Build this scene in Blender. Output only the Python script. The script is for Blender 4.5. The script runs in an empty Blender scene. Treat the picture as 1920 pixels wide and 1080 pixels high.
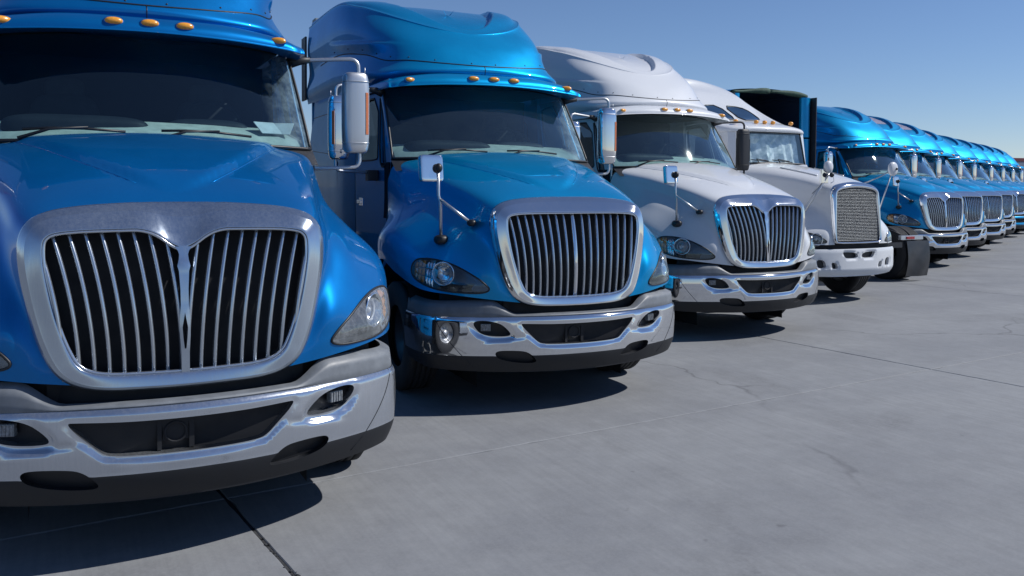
import bpy, bmesh, math, random
import numpy as np
from mathutils import Vector, Matrix
from mathutils.geometry import delaunay_2d_cdt
from mathutils.bvhtree import BVHTree

R = math.radians
rnd = random.Random(7)
SC = bpy.context.scene
COL = SC.collection

# ------------------------------------------------------------------ camera
cam_d = bpy.data.cameras.new("camera")
cam = bpy.data.objects.new("camera", cam_d)
COL.objects.link(cam)
YAW, PITCH, ROLL = 0.46711218, 0.04050386, 0.00568898
_f = Vector((math.sin(YAW) * math.cos(PITCH), math.cos(YAW) * math.cos(PITCH), -math.sin(PITCH)))
_r = Vector((math.cos(YAW), -math.sin(YAW), 0))
_u = _r.cross(_f)
_c, _s = math.cos(ROLL), math.sin(ROLL)
r2, u2 = _c * _r + _s * _u, -_s * _r + _c * _u
M = Matrix((r2, u2, -_f)).transposed().to_4x4()
M.translation = (-0.5256, -4.7343, 1.8947)
cam.matrix_world = M
cam_d.sensor_width = 36
cam_d.lens = 31.12
cam_d.shift_y = -0.0655
cam_d.clip_end = 2000
SC.camera = cam

# ------------------------------------------------------------------ light
SUN = Vector((0.95, -0.42, 1.0)).normalized()      # towards the sun
SUN_EL = math.asin(SUN.z)
SUN_AZ = math.atan2(SUN.x, SUN.y)                   # clockwise from +Y
w = bpy.data.worlds.new("World")
SC.world = w
w.use_nodes = True
nt = w.node_tree
nt.nodes.clear()
sky = nt.nodes.new("ShaderNodeTexSky")
sky.sky_type = 'NISHITA'
sky.sun_disc = False
sky.sun_elevation = SUN_EL
sky.sun_rotation = SUN_AZ
sky.altitude = 3000
sky.air_density = 1.3
sky.dust_density = 0.0
sky.ozone_density = 8.0
bg = nt.nodes.new("ShaderNodeBackground")
bg.inputs[1].default_value = 0.099
out = nt.nodes.new("ShaderNodeOutputWorld")
tint = nt.nodes.new("ShaderNodeMix"); tint.data_type = 'RGBA'; tint.blend_type = 'MULTIPLY'
tint.inputs[0].default_value = 1.0
tint.inputs[7].default_value = (1.10, .985, .975, 1)       # camera white balance of the whole sky
nt.links.new(sky.outputs[0], tint.inputs[6])
nt.links.new(tint.outputs[2], bg.inputs[0])
nt.links.new(bg.outputs[0], out.inputs[0])

sd = bpy.data.lights.new("sun", 'SUN')
sd.energy = 4.6
sd.angle = R(0.5)
sd.color = (1.0, 0.97, 0.93)
so = bpy.data.objects.new("sun", sd)
COL.objects.link(so)
so.rotation_euler = SUN.to_track_quat('Z', 'Y').to_euler()
so.location = (10, -10, 20)

SC.view_settings.view_transform = 'Standard'
SC.view_settings.look = 'None'
SC.view_settings.exposure = 0.0
SC.view_settings.gamma = 1.0
SC.view_settings.use_curve_mapping = False
SC.cycles.max_bounces = 8
SC.cycles.transparent_max_bounces = 16
SC.cycles.caustics_reflective = False
SC.cycles.caustics_refractive = False
SC.cycles.sample_clamp_indirect = 4.0

# ------------------------------------------------------------------ materials
def nodes_of(name):
    m = bpy.data.materials.new(name)
    m.use_nodes = True
    return m, m.node_tree, m.node_tree.nodes["Principled BSDF"]

def add(nt, t, **kw):
    n = nt.nodes.new(t)
    for k, v in kw.items():
        setattr(n, k, v)
    return n

def noise(nt, scale, detail=4, rough=.55, vec=None, stretch=None, coord='Object'):
    n = add(nt, "ShaderNodeTexNoise")
    n.inputs["Scale"].default_value = scale
    n.inputs["Detail"].default_value = detail
    n.inputs["Roughness"].default_value = rough
    tc = add(nt, "ShaderNodeTexCoord")
    src = tc.outputs[coord]
    if stretch or vec:
        mp = add(nt, "ShaderNodeMapping")
        if stretch: mp.inputs["Scale"].default_value = stretch
        if vec: mp.inputs["Rotation"].default_value = vec
        nt.links.new(src, mp.inputs[0]); src = mp.outputs[0]
    nt.links.new(src, n.inputs["Vector"])
    return n.outputs["Fac"]

def ramp(nt, fac, stops):
    r = add(nt, "ShaderNodeValToRGB")
    e = r.color_ramp.elements
    while len(e) < len(stops): e.new(.5)
    for i, (p, c) in enumerate(stops):
        e[i].position = p
        e[i].color = (c, c, c, 1) if isinstance(c, (int, float)) else (*c, 1)
    nt.links.new(fac, r.inputs[0])
    return r.outputs[0]

def mix(nt, fac, a, b):
    m = add(nt, "ShaderNodeMix", data_type='RGBA')
    for s, v in ((0, fac), (6, a), (7, b)):
        if hasattr(v, 'is_output') or isinstance(v, bpy.types.NodeSocket): nt.links.new(v, m.inputs[s])
        elif s == 0: m.inputs[0].default_value = v
        else: m.inputs[s].default_value = (*v, 1)
    return m.outputs[2]

def math_n(nt, op, a, b=None):
    m = add(nt, "ShaderNodeMath", operation=op)
    for i, v in enumerate((a, b)):
        if v is None: continue
        if isinstance(v, bpy.types.NodeSocket): nt.links.new(v, m.inputs[i])
        else: m.inputs[i].default_value = v
    return m.outputs[0]

def bump(nt, h, strength, dist, bsdf):
    b = add(nt, "ShaderNodeBump")
    b.inputs["Strength"].default_value = strength
    b.inputs["Distance"].default_value = dist
    nt.links.new(h, b.inputs["Height"])
    nt.links.new(b.outputs[0], bsdf.inputs["Normal"])

def plain(name, col, rough=.5, metal=0., coat=0., grain=.12, gscale=14., spec=.5):
    m, nt, p = nodes_of(name)
    f = noise(nt, gscale, 5)
    c = mix(nt, ramp(nt, f, [(.35, 0.), (.7, 1.)]), tuple(x * (1 - grain) for x in col), tuple(min(1, x * (1 + grain)) for x in col))
    nt.links.new(c, p.inputs["Base Color"])
    rr = ramp(nt, f, [(.3, max(0, rough - .06)), (.75, min(1, rough + .08))])
    nt.links.new(rr, p.inputs["Roughness"])
    p.inputs["Metallic"].default_value = metal
    p.inputs["Coat Weight"].default_value = coat
    p.inputs["Coat Roughness"].default_value = .06
    p.inputs["Specular IOR Level"].default_value = spec
    return m

def paint(name, col, metal, rough, dust, dustcol=(.32, .34, .36)):
    m, nt, p = nodes_of(name)
    fl = noise(nt, 900, 1, .5)
    base = mix(nt, ramp(nt, fl, [(.3, 0.), (.75, 1.)]), tuple(x * .82 for x in col), tuple(min(1, x * 1.2) for x in col))
    d1 = noise(nt, 2.2, 6, .65)
    d2 = noise(nt, 9., 5, .7, stretch=(1, 1, .3))
    dd = math_n(nt, 'MULTIPLY', ramp(nt, d1, [(.38, 0.), (.72, 1.)]), ramp(nt, d2, [(.35, .25), (.7, 1.)]))
    speck = ramp(nt, noise(nt, 160, 2, .6), [(.66, 0.), (.74, 1.)])
    dd = math_n(nt, 'ADD', math_n(nt, 'MULTIPLY', dd, dust), math_n(nt, 'MULTIPLY', speck, dust * .9))
    nt.links.new(mix(nt, dd, base, dustcol), p.inputs["Base Color"])
    p.inputs["Metallic"].default_value = metal
    nt.links.new(ramp(nt, d1, [(.3, rough - .04), (.8, rough + .08)]), p.inputs["Roughness"])
    p.inputs["Coat Weight"].default_value = .75
    p.inputs["Coat IOR"].default_value = 1.36
    mx_ = max(col); p.inputs["Specular Tint"].default_value = (*[.25 + .75 * (v / mx_) ** .8 for v in col], 1)
    p.inputs["Specular IOR Level"].default_value = .22
    nt.links.new(ramp(nt, d2, [(.35, .03), (.8, .03 + dust * .55)]), p.inputs["Coat Roughness"])
    bump(nt, noise(nt, 1.7, 2, .4), .06, .02, p)
    return m

def chrome(name, rough, dust, col=(.70, .72, .75), dustcol=(.36, .35, .36), streak=1.):
    m, nt, p = nodes_of(name)
    d1 = noise(nt, 3., 6, .7)
    d2 = noise(nt, 75., 4, .7, stretch=(1, 1, .06))
    d3 = noise(nt, 210., 3, .6)
    dd = math_n(nt, 'MULTIPLY', ramp(nt, d1, [(.25, .45), (.75, 1.)]), ramp(nt, d2, [(.3, .45), (.75, 1.)]))
    dd = math_n(nt, 'ADD', dd, ramp(nt, d3, [(.62, 0.), (.78, .35)]))
    dd = math_n(nt, 'MULTIPLY', dd, dust)
    nt.links.new(mix(nt, dd, col, dustcol), p.inputs["Base Color"])
    nt.links.new(math_n(nt, 'SUBTRACT', 1., dd), p.inputs["Metallic"])
    nt.links.new(math_n(nt, 'ADD', math_n(nt, 'MULTIPLY', dd, .45), rough), p.inputs["Roughness"])
    bump(nt, noise(nt, 2.5, 2, .4), .05, .02, p)
    return m

def glass(name, tint, dust=.03, edge=0., refl=2.2, film=(.32, .46, .52)):
    m = bpy.data.materials.new(name)
    m.use_nodes = True
    nt = m.node_tree
    nt.nodes.clear()
    tr = add(nt, "ShaderNodeBsdfTransparent")
    tr.inputs[0].default_value = (*tint, 1)
    gl = add(nt, "ShaderNodeBsdfGlossy")
    gl.inputs["Roughness"].default_value = .02
    gl.inputs[0].default_value = (.86, 1., 1., 1)
    fr = add(nt, "ShaderNodeFresnel")
    geo = add(nt, "ShaderNodeNewGeometry")            # a thin pane reflects alike from both sides
    mi = add(nt, "ShaderNodeMapRange"); mi.inputs[3].default_value = 1.5; mi.inputs[4].default_value = 1 / 1.5
    nt.links.new(geo.outputs["Backfacing"], mi.inputs[0]); nt.links.new(mi.outputs[0], fr.inputs[0])
    mx = add(nt, "ShaderNodeMixShader")
    nt.links.new(math_n(nt, 'MINIMUM', math_n(nt, 'MULTIPLY', fr.outputs[0], refl), .95), mx.inputs[0])
    nt.links.new(tr.outputs[0], mx.inputs[1])
    nt.links.new(gl.outputs[0], mx.inputs[2])
    df = add(nt, "ShaderNodeBsdfDiffuse")
    df.inputs[0].default_value = (*film, 1)
    d1 = ramp(nt, noise(nt, 3., 6, .7), [(.3, .3), (.75, 1.)])
    d2 = ramp(nt, noise(nt, 55., 4, .75), [(.4, .4), (.75, 1.)])
    dd = math_n(nt, 'MULTIPLY', math_n(nt, 'MULTIPLY', d1, d2), dust)
    if edge:      # dust denser at the right edge; the sun's brightening there is painted in
        tc = add(nt, "ShaderNodeTexCoord")
        sp = add(nt, "ShaderNodeSeparateXYZ")
        nt.links.new(tc.outputs["Object"], sp.inputs[0])
        e = ramp(nt, math_n(nt, 'ADD', sp.outputs[0], math_n(nt, 'MULTIPLY', noise(nt, 4., 5, .7), .25)), [(.0, 0.), (.98, 0.), (1., 1.)])
        # x in metres; window from .78 m to the pillar
        mr = add(nt, "ShaderNodeMapRange")
        nt.links.new(math_n(nt, 'ADD', sp.outputs[0], math_n(nt, 'MULTIPLY', noise(nt, 3., 6, .75), .3)), mr.inputs[0])
        mr.inputs[1].default_value = .92
        mr.inputs[2].default_value = 1.16
        sw = ramp(nt, noise(nt, 10., 6, .75), [(.35, .15), (.65, 1.)])
        dd = math_n(nt, 'ADD', dd, math_n(nt, 'MULTIPLY', math_n(nt, 'MULTIPLY', mr.outputs[0], sw), edge))
    m2 = add(nt, "ShaderNodeMixShader")
    nt.links.new(dd, m2.inputs[0])
    nt.links.new(mx.outputs[0], m2.inputs[1])
    nt.links.new(df.outputs[0], m2.inputs[2])
    o = add(nt, "ShaderNodeOutputMaterial")
    nt.links.new(m2.outputs[0], o.inputs[0])
    return m

BLUE = (.0035, .105, .37)
BLUE2 = (.0004, .245, .50)
WHITE = (.63, .65, .68)
MT = {
    'blue_a': paint("blue_paint_dull_view", (.0004, .15, .43), .62, .42, .015, (.16, .22, .30)),  # same blue, slightly dusty; its darker viewing angle is put into the colour
    'blue': paint("blue_paint", (.0004, .27, .56), .62, .42, .012, (.16, .22, .30)),
    'blue_far': paint("blue_paint_far_view", BLUE2, .62, .42, .012, (.16, .22, .30)),  # same blue; the tone light gives the far trucks is put into the colour
    'white': paint("white_paint", WHITE, 0., .35, .08, (.5, .5, .5)),
    'white_b': paint("white_paint_matte", (.64, .66, .685), 0., .42, .12, (.5, .5, .5)),
    'chrome_dusty': chrome("dusty_chrome", .09, .28, (.56, .60, .66), (.24, .24, .25)),
    'chrome': chrome("chrome", .035, .09),
    'chrome_frame': chrome("frame_chrome", .10, .26, (.44, .51, .60), (.26, .265, .28)),
    'chrome_bar': chrome("bar_chrome", .16, .25, (.52, .57, .63), (.22, .23, .25)),
    'screen': plain("screen_metal", (.26, .28, .30), .45, metal=.5),
    'alu': chrome("satin_metal", .28, .35, (.62, .64, .66)),
    'step_grey': plain("grey_plastic", (.155, .17, .19), .5),
    'black': plain("black_plastic", (.018, .020, .025), .5),
    'valance': plain("charcoal_plastic", (.009, .0105, .014), .55),
    'rubber': plain("tyre_rubber", (.022, .023, .026), .75),
    'gasket': plain("black_gasket", (.010, .011, .014), .45),
    'liner': plain("fairing_inside", (.004, .018, .05), .6),
    'void': plain("radiator_black", (.006, .007, .010), .7),
    'amber': plain("amber_lens", (.80, .33, .03), .25, coat=.6, grain=.1, gscale=60),
    'amber_dull': plain("amber_strip", (.50, .15, .06), .4, grain=.1, gscale=60),
    'red': plain("red_lens", (.35, .02, .025), .3, coat=.5),
    'dash': plain("dashboard_vinyl", (.50, .53, .47), .6, spec=.2),
    'dash_dark': plain("dashboard_dark", (.012, .016, .022), .6, spec=.2),
    'trim_dark': plain("cab_trim_dark", (.012, .018, .026), .85, spec=.1),
    'seat': plain("seat_fabric", (.03, .036, .044), .9, spec=.1),
    'paper': plain("white_paper", (.62, .64, .65), .7),
    'foil': plain("sunshade_foil", (.74, .84, .86), .42, metal=.2, grain=.35, gscale=9),
    'reflector': chrome("lamp_reflector", .14, .05, (.78, .80, .82)),
    'housing': plain("lamp_housing", (.10, .11, .125), .35, metal=.5),
    'bulb': plain("lamp_bulb", (.75, .77, .78), .2, grain=.05),
    'fog_lens': plain("fog_lamp_lens", (.20, .22, .24), .2, coat=.8, grain=.4, gscale=70),
    'glass': glass("windshield_glass", (.66, .84, .88), .005, .34),
    'glass_m': glass("windshield_glass_filmed", (.66, .84, .88), .06, .5, 3.2),
    'glass_w': glass("windshield_glass_dusty", (.70, .88, .91), .06, .4, 3.2),
    'glass_t4': glass("windshield_glass_clear", (.84, .93, .95), .03),
    'glass_side': glass("side_glass", (.22, .27, .30), .03),
    'glass_dark': glass("skylight_glass", (.10, .13, .18), .02),
    'lens': glass("headlight_lens", (.93, .95, .96), .14, film=(.42, .44, .47)),
    'lens_hazy': glass("headlight_lens_hazy", (.88, .90, .92), .6, film=(.42, .44, .47)),
    'mirror_glass': chrome("mirror_glass", .01, .02, (.8, .82, .84)),
    'patch': plain("grey_roof_patch", (.20, .20, .29), .6),
    'green': plain("green_tarp", (.035, .075, .055), .8, grain=.4),
    'mudflap': plain("mudflap_rubber", (.035, .037, .042), .38, grain=.3, gscale=5),
    'badge': plain("red_badge", (.30, .05, .09), .4),
    'grey_box': plain("grey_box", (.25, .28, .29), .6),
    'trailer_red': plain("trailer_red", (.16, .03, .035), .5),
    'mirrored_trailer_grey': plain("mirrored_trailer_grey", (.05, .065, .09), .35, coat=.4),
    'trailer_white': plain("trailer_white", (.20, .24, .30), .5),
}

def concrete(name, dark=1.0):
    m, nt, p = nodes_of(name)
    a = -0.104
    big = noise(nt, .22, 6, .6)
    wear = noise(nt, .5, 5, .6, stretch=(.16, 1., 1), vec=(0, 0, a))
    broom = noise(nt, 26., 3, .6, stretch=(1., .035, 1), vec=(0, 0, R(14)))
    grain = noise(nt, 110., 3, .7)
    blot = noise(nt, 1.1, 7, .68)
    c = mix(nt, ramp(nt, big, [(.3, 0.), (.72, 1.)]), (0.206 * dark, 0.216 * dark, 0.231 * dark), (0.277 * dark, 0.288 * dark, 0.297 * dark))
    c = mix(nt, math_n(nt, 'MULTIPLY', ramp(nt, wear, [(.42, 0.), (.68, 1.)]), .62), c, (0.156 * dark, 0.164 * dark, 0.182 * dark))
    c = mix(nt, math_n(nt, 'MULTIPLY', ramp(nt, blot, [(.45, 0.), (.72, 1.)]), .5), c, (0.303 * dark, 0.314 * dark, 0.322 * dark))
    c = mix(nt, math_n(nt, 'MULTIPLY', ramp(nt, broom, [(.40, 0.), (.62, 1.)]), .30), c, (0.172 * dark, 0.180 * dark, 0.194 * dark))
    c = mix(nt, math_n(nt, 'MULTIPLY', ramp(nt, grain, [(.6, 0.), (.72, 1.)]), .35), c, (0.111 * dark, 0.116 * dark, 0.127 * dark))
    pale = ramp(nt, noise(nt, 140., 2, .6, vec=(.3, .2, .9)), [(.7, 0.), (.76, 1.)])
    c = mix(nt, math_n(nt, 'MULTIPLY', pale, .5), c, (.34, .34, .335))
    stain = ramp(nt, noise(nt, .8, 3, .55, vec=(0, 0, 1.1)), [(.66, 0.), (.80, 1.)])
    c = mix(nt, math_n(nt, 'MULTIPLY', stain, .30), c, (0.121 * dark, 0.127 * dark, 0.138 * dark))
    mott = noise(nt, 6., 9, .72, vec=(.1, .2, .5))
    c = mix(nt, math_n(nt, 'MULTIPLY', ramp(nt, mott, [(.40, 0.), (.62, 1.)]), .19), c, (.105, .107, .112))
    fine = noise(nt, 55., 5, .75, vec=(.4, .1, .2))
    c = mix(nt, math_n(nt, 'MULTIPLY', ramp(nt, fine, [(.45, 0.), (.60, 1.)]), .22), c, (.28, .28, .285))
    # dry tyre scuffs: broken arcs, and sparse hairline cracks
    tc = add(nt, "ShaderNodeTexCoord")
    for loc_, sc_, off_ in (((7., -4., 0), .16, .0), ((-9., 9., 0), .11, .4)):
        mp = add(nt, "ShaderNodeMapping"); mp.inputs["Location"].default_value = loc_
        nt.links.new(tc.outputs["Object"], mp.inputs[0])
        wv = add(nt, "ShaderNodeTexWave", wave_type='RINGS', rings_direction='Z')
        wv.inputs["Scale"].default_value = sc_; wv.inputs["Distortion"].default_value = 1.2; wv.inputs["Detail"].default_value = 3; wv.inputs["Detail Scale"].default_value = .7
        nt.links.new(mp.outputs[0], wv.inputs[0])
        band = ramp(nt, wv.outputs["Fac"], [(.84, 0.), (.93, 1.)])
        band = math_n(nt, 'MULTIPLY', band, ramp(nt, noise(nt, .45, 3, .6, vec=(0, 0, off_ + .3)), [(.5, 0.), (.68, 1.)]))
        band = math_n(nt, 'MULTIPLY', band, ramp(nt, noise(nt, 24., 4, .7), [(.35, .2), (.65, 1.)]))
        c = mix(nt, math_n(nt, 'MULTIPLY', band, .42), c, (.085, .085, .09))
    vo = add(nt, "ShaderNodeTexVoronoi", feature='DISTANCE_TO_EDGE'); vo.inputs["Scale"].default_value = .16
    wn = add(nt, "ShaderNodeTexNoise"); wn.inputs["Scale"].default_value = 1.3; wn.inputs["Detail"].default_value = 6
    nt.links.new(tc.outputs["Object"], wn.inputs["Vector"])
    vm = add(nt, "ShaderNodeVectorMath", operation='MULTIPLY_ADD'); vm.inputs[1].default_value = (.9, .9, 0)
    nt.links.new(wn.outputs["Color"], vm.inputs[0]); nt.links.new(tc.outputs["Object"], vm.inputs[2]); nt.links.new(vm.outputs[0], vo.inputs["Vector"])
    crack = ramp(nt, vo.outputs["Distance"], [(.0, 1.), (.0010, 0.)])
    crack = math_n(nt, 'MULTIPLY', crack, ramp(nt, noise(nt, .30, 2, .5, vec=(0, 0, 2.2)), [(.50, 0.), (.56, 1.)]))
    c = mix(nt, math_n(nt, 'MULTIPLY', crack, .5), c, (.06, .06, .065))
    drip = ramp(nt, noise(nt, 5.5, 2, .4, vec=(0, 0, .7)), [(.76, 0.), (.80, 1.)])
    c = mix(nt, math_n(nt, 'MULTIPLY', drip, .5), c, (.075, .075, .08))
    nt.links.new(c, p.inputs["Base Color"])
    p.inputs["Roughness"].default_value = .78
    p.inputs["Specular IOR Level"].default_value = .35
    h = math_n(nt, 'ADD', math_n(nt, 'MULTIPLY', broom, .6), math_n(nt, 'MULTIPLY', grain, .5))
    bump(nt, h, .35, .004, p)
    return m
CONC = concrete("concrete")
JOINT = plain("joint_filler", (.035, .037, .042), .9, grain=.4, gscale=30)
JOINT2 = plain("joint_grey", (.16, .16, .165), .9, grain=.4, gscale=30)

# ------------------------------------------------------------------ mesh helpers
def mk(name, V, F, normals=None, smooth=True):
    me = bpy.data.meshes.new(name)
    if normals is not None:                      # faces wound the way their normals point
        VA_ = np.array([tuple(map(float, v)) for v in V]); NA_ = np.array([tuple(map(float, n)) for n in normals])
        G = []
        for f in F:
            f = list(f)
            a, b_, c = VA_[f[0]], VA_[f[1]], VA_[f[2]]
            g = np.cross(b_ - a, c - a)
            if len(f) > 3: g = g + np.cross(c - a, VA_[f[3]] - a)
            G.append(f[::-1] if g @ NA_[f].mean(0) < 0 else f)
        F = G
    me.from_pydata([tuple(map(float, v)) for v in V], [], [tuple(int(i) for i in f) for f in F])
    me.update()
    if smooth:
        me.polygons.foreach_set("use_smooth", [True] * len(me.polygons))
    if normals is not None:
        me.normals_split_custom_set_from_vertices([tuple(map(float, n)) for n in normals])
    return me

class B:
    """collects shapes into one mesh"""
    def __init__(s): s.V, s.F, s.S = [], [], []
    def add(s, V, F, smooth=True):
        o = len(s.V)
        s.V += [tuple(map(float, v)) for v in V]
        s.F += [tuple(int(i) + o for i in f) for f in F]
        s.S += [smooth] * len(F)
        return s
    def box(s, c, h, rot=None, bev=0.):
        hx, hy, hz = h
        if bev <= 0:
            V = [Vector((x * hx, y * hy, z * hz)) for z in (-1, 1) for y in (-1, 1) for x in (-1, 1)]
            F = [(0, 2, 3, 1), (4, 5, 7, 6), (0, 1, 5, 4), (2, 6, 7, 3), (0, 4, 6, 2), (1, 3, 7, 5)]
        else:
            bm = bmesh.new()
            bmesh.ops.create_cube(bm, size=2.)
            for v in bm.verts: v.co = Vector((v.co.x * hx, v.co.y * hy, v.co.z * hz))
            bmesh.ops.bevel(bm, geom=bm.edges[:], offset=bev, segments=2, affect='EDGES', profile=.7)
            bm.verts.index_update()
            V = [v.co.copy() for v in bm.verts]
            F = [[v.index for v in f.verts] for f in bm.faces]
            bm.free()
        if rot is not None: V = [rot @ v for v in V]
        return s.add([v + Vector(c) for v in V], F, False)
    def tube(s, pts, r, n=10, caps=True):
        pts = [Vector(p) for p in pts]
        rs = r if isinstance(r, (list, tuple)) else [r] * len(pts)
        V, F = [], []
        up = Vector((0, 0, 1))
        prev = None
        for i, p in enumerate(pts):
            t = (pts[min(i + 1, len(pts) - 1)] - pts[max(i - 1, 0)]).normalized()
            if prev is None:
                a = t.cross(up if abs(t.z) < .9 else Vector((1, 0, 0))).normalized()
            else:
                a = (prev - t * prev.dot(t)).normalized()
            prev = a
            b = t.cross(a)
            for k in range(n):
                q = 2 * math.pi * k / n
                V.append(p + (a * math.cos(q) + b * math.sin(q)) * rs[i])
        for i in range(len(pts) - 1):
            for k in range(n):
                F.append((i * n + k, i * n + (k + 1) % n, (i + 1) * n + (k + 1) % n, (i + 1) * n + k))
        if caps:
            F.append(tuple(range(n))[::-1])
            F.append(tuple((len(pts) - 1) * n + k for k in range(n)))
        return s.add(V, F)
    def lathe(s, prof, c, axis='x', n=40, sx=1):
        """prof: list of (radius, along)"""
        V, F = [], []
        for (r, a) in prof:
            for k in range(n):
                q = 2 * math.pi * k / n
                p = (a * sx, r * math.cos(q), r * math.sin(q)) if axis == 'x' else \
                    ((r * math.cos(q), a * sx, r * math.sin(q)) if axis == 'y' else (r * math.cos(q), r * math.sin(q), a * sx))
                V.append(Vector(p) + Vector(c))
        for i in range(len(prof) - 1):
            for k in range(n):
                F.append((i * n + k, i * n + (k + 1) % n, (i + 1) * n + (k + 1) % n, (i + 1) * n + k))
        return s.add(V, F)
    def superell(s, c, dim, e1=.4, e2=.4, n=24, m=16, rot=None):
        V, F = [], []
        f = lambda w, e: math.copysign(abs(w) ** e, w)
        for i in range(m + 1):
            a = -math.pi / 2 + math.pi * i / m
            for k in range(n):
                q = 2 * math.pi * k / n
                p = Vector((dim[0] * f(math.cos(a), e1) * f(math.cos(q), e2), dim[1] * f(math.cos(a), e1) * f(math.sin(q), e2), dim[2] * f(math.sin(a), e1)))
                if rot is not None: p = rot @ p
                V.append(p + Vector(c))
        for i in range(m):
            for k in range(n):
                F.append((i * n + k, i * n + (k + 1) % n, (i + 1) * n + (k + 1) % n, (i + 1) * n + k))
        return s.add(V, F)
    def strip(s, A, Bp, closed=False, smooth=True):
        n = len(A)
        F = [(i, (i + 1) % n, n + (i + 1) % n, n + i) for i in range(n if closed else n - 1)]
        return s.add(list(A) + list(Bp), F, smooth)
    def mirror(s):
        o = len(s.V)
        s.V += [(-x, y, z) for x, y, z in s.V]
        s.F += [tuple(i + o for i in f)[::-1] for f in s.F]
        s.S += s.S
        return s
    def flipx(s):
        s.V = [(-x, y, z) for x, y, z in s.V]
        s.F = [f[::-1] for f in s.F]
        return s
    def mesh(s, name):
        me = mk(name, s.V, s.F, smooth=False)
        me.polygons.foreach_set("use_smooth", s.S)
        return me

def cr1(C, n, m0=False, m1=False):
    C = np.asarray(C, float)
    fx = np.array([-1., 1., 1.])
    p0 = C[1] * fx if m0 else 2 * C[0] - C[1]
    p1 = C[-2] * fx if m1 else 2 * C[-1] - C[-2]
    E = np.concatenate([p0[None], C, p1[None]], 0)
    t = np.linspace(0, len(C) - 1, n)
    i = np.minimum(t.astype(int), len(C) - 2)
    u = (t - i).reshape((-1,) + (1,) * (C.ndim - 1))
    a, b, c, d = E[i], E[i + 1], E[i + 2], E[i + 3]
    return .5 * (2 * b + (c - a) * u + (2 * a - 5 * b + 4 * c - d) * u ** 2 + (3 * b - a - 3 * c + d) * u ** 3)

def crgrid(ctrl, nu, nv, mu=(False, False), mv=(False, False)):
    C = np.array(ctrl, float)                       # rows, cols, 3
    A = cr1(C, nu, *mu)
    return cr1(A.transpose(1, 0, 2), nv, *mv).transpose(1, 0, 2)

def smooth_grid(P, it=1, k=.5):
    for _ in range(it):
        Q = P.copy()
        Q[1:-1] = P[1:-1] * (1 - k) + (P[2:] + P[:-2]) * k / 2
        Q2 = Q.copy()
        Q2[:, 1:-1] = Q[:, 1:-1] * (1 - k) + (Q[:, 2:] + Q[:, :-2]) * k / 2
        P = Q2
    return P

def sstep(x): 
    x = np.clip(x, 0, 1)
    return x * x * (3 - 2 * x)

class Surf:
    def __init__(s, P, out=None):
        s.P = P
        du = np.gradient(P, axis=0)
        dv = np.gradient(P, axis=1)
        N = np.cross(du, dv)
        N /= np.maximum(np.linalg.norm(N, axis=2, keepdims=True), 1e-9)
        if out is not None and ((P - np.array(out)) * N).sum() < 0: N = -N
        s.N = N
    def _bl(s, A, uv):
        uv = np.asarray(uv, float)
        nu, nv = A.shape[:2]
        a = np.clip(uv[:, 0], 0, 1) * (nu - 1)
        b = np.clip(uv[:, 1], 0, 1) * (nv - 1)
        i = np.minimum(a.astype(int), nu - 2); j = np.minimum(b.astype(int), nv - 2)
        fa = (a - i)[:, None]; fb = (b - j)[:, None]
        return A[i, j] * (1 - fa) * (1 - fb) + A[i + 1, j] * fa * (1 - fb) + A[i, j + 1] * (1 - fa) * fb + A[i + 1, j + 1] * fa * fb
    def at(s, uv): return s._bl(s.P, uv)
    def nat(s, uv):
        n = s._bl(s.N, uv)
        return n / np.maximum(np.linalg.norm(n, axis=1, keepdims=True), 1e-9)
    def grid_mesh(s, name, off=0., sub=None, mirror=False):
        P, N = s.P + s.N * off, s.N
        if sub: P, N = P[sub], N[sub]
        nu, nv = P.shape[:2]
        V = P.reshape(-1, 3); NN = N.reshape(-1, 3)
        F = [(i * nv + j, i * nv + j + 1, (i + 1) * nv + j + 1, (i + 1) * nv + j) for i in range(nu - 1) for j in range(nv - 1)]
        if mirror:
            o = len(V); fx = np.array([-1, 1, 1])
            NN = np.concatenate([NN, NN * fx]); V = np.concatenate([V, V * fx])
            # exact symmetry normals on the centre line
            c = np.abs(V[:, 0]) < 1e-5
            NN = NN.copy(); NN[c, 0] = 0
            F = F + [tuple(i + o for i in f)[::-1] for f in F]
        return mk(name, V, F, NN)

def inpoly(pts, poly):
    x, y = pts[:, 0], pts[:, 1]
    c = np.zeros(len(pts), bool)
    n = len(poly)
    for i in range(n):
        x1, y1 = poly[i]; x2, y2 = poly[(i + 1) % n]
        if y1 == y2: continue
        k = ((y1 > y) != (y2 > y)) & (x < (x2 - x1) * (y - y1) / (y2 - y1) + x1)
        c ^= k
    return c

def pdist(pts, poly, closed=True):
    d = np.full(len(pts), 1e9)
    n = len(poly)
    for i in range(n if closed else n - 1):
        a = np.array(poly[i]); b = np.array(poly[(i + 1) % n])
        ab = b - a
        t = np.clip(((pts - a) @ ab) / max(ab @ ab, 1e-12), 0, 1)
        d = np.minimum(d, np.linalg.norm(pts - a - t[:, None] * ab, axis=1))
    return d

def chaikin(poly, it=2, closed=True):
    p = [np.array(q, float) for q in poly]
    for _ in range(it):
        o = []
        n = len(p)
        for i in range(n if closed else n - 1):
            a, b = p[i], p[(i + 1) % n]
            o += [a * .75 + b * .25, a * .25 + b * .75]
        if not closed: o = [p[0]] + o + [p[-1]]
        p = o
    return [tuple(q) for q in p]

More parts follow.
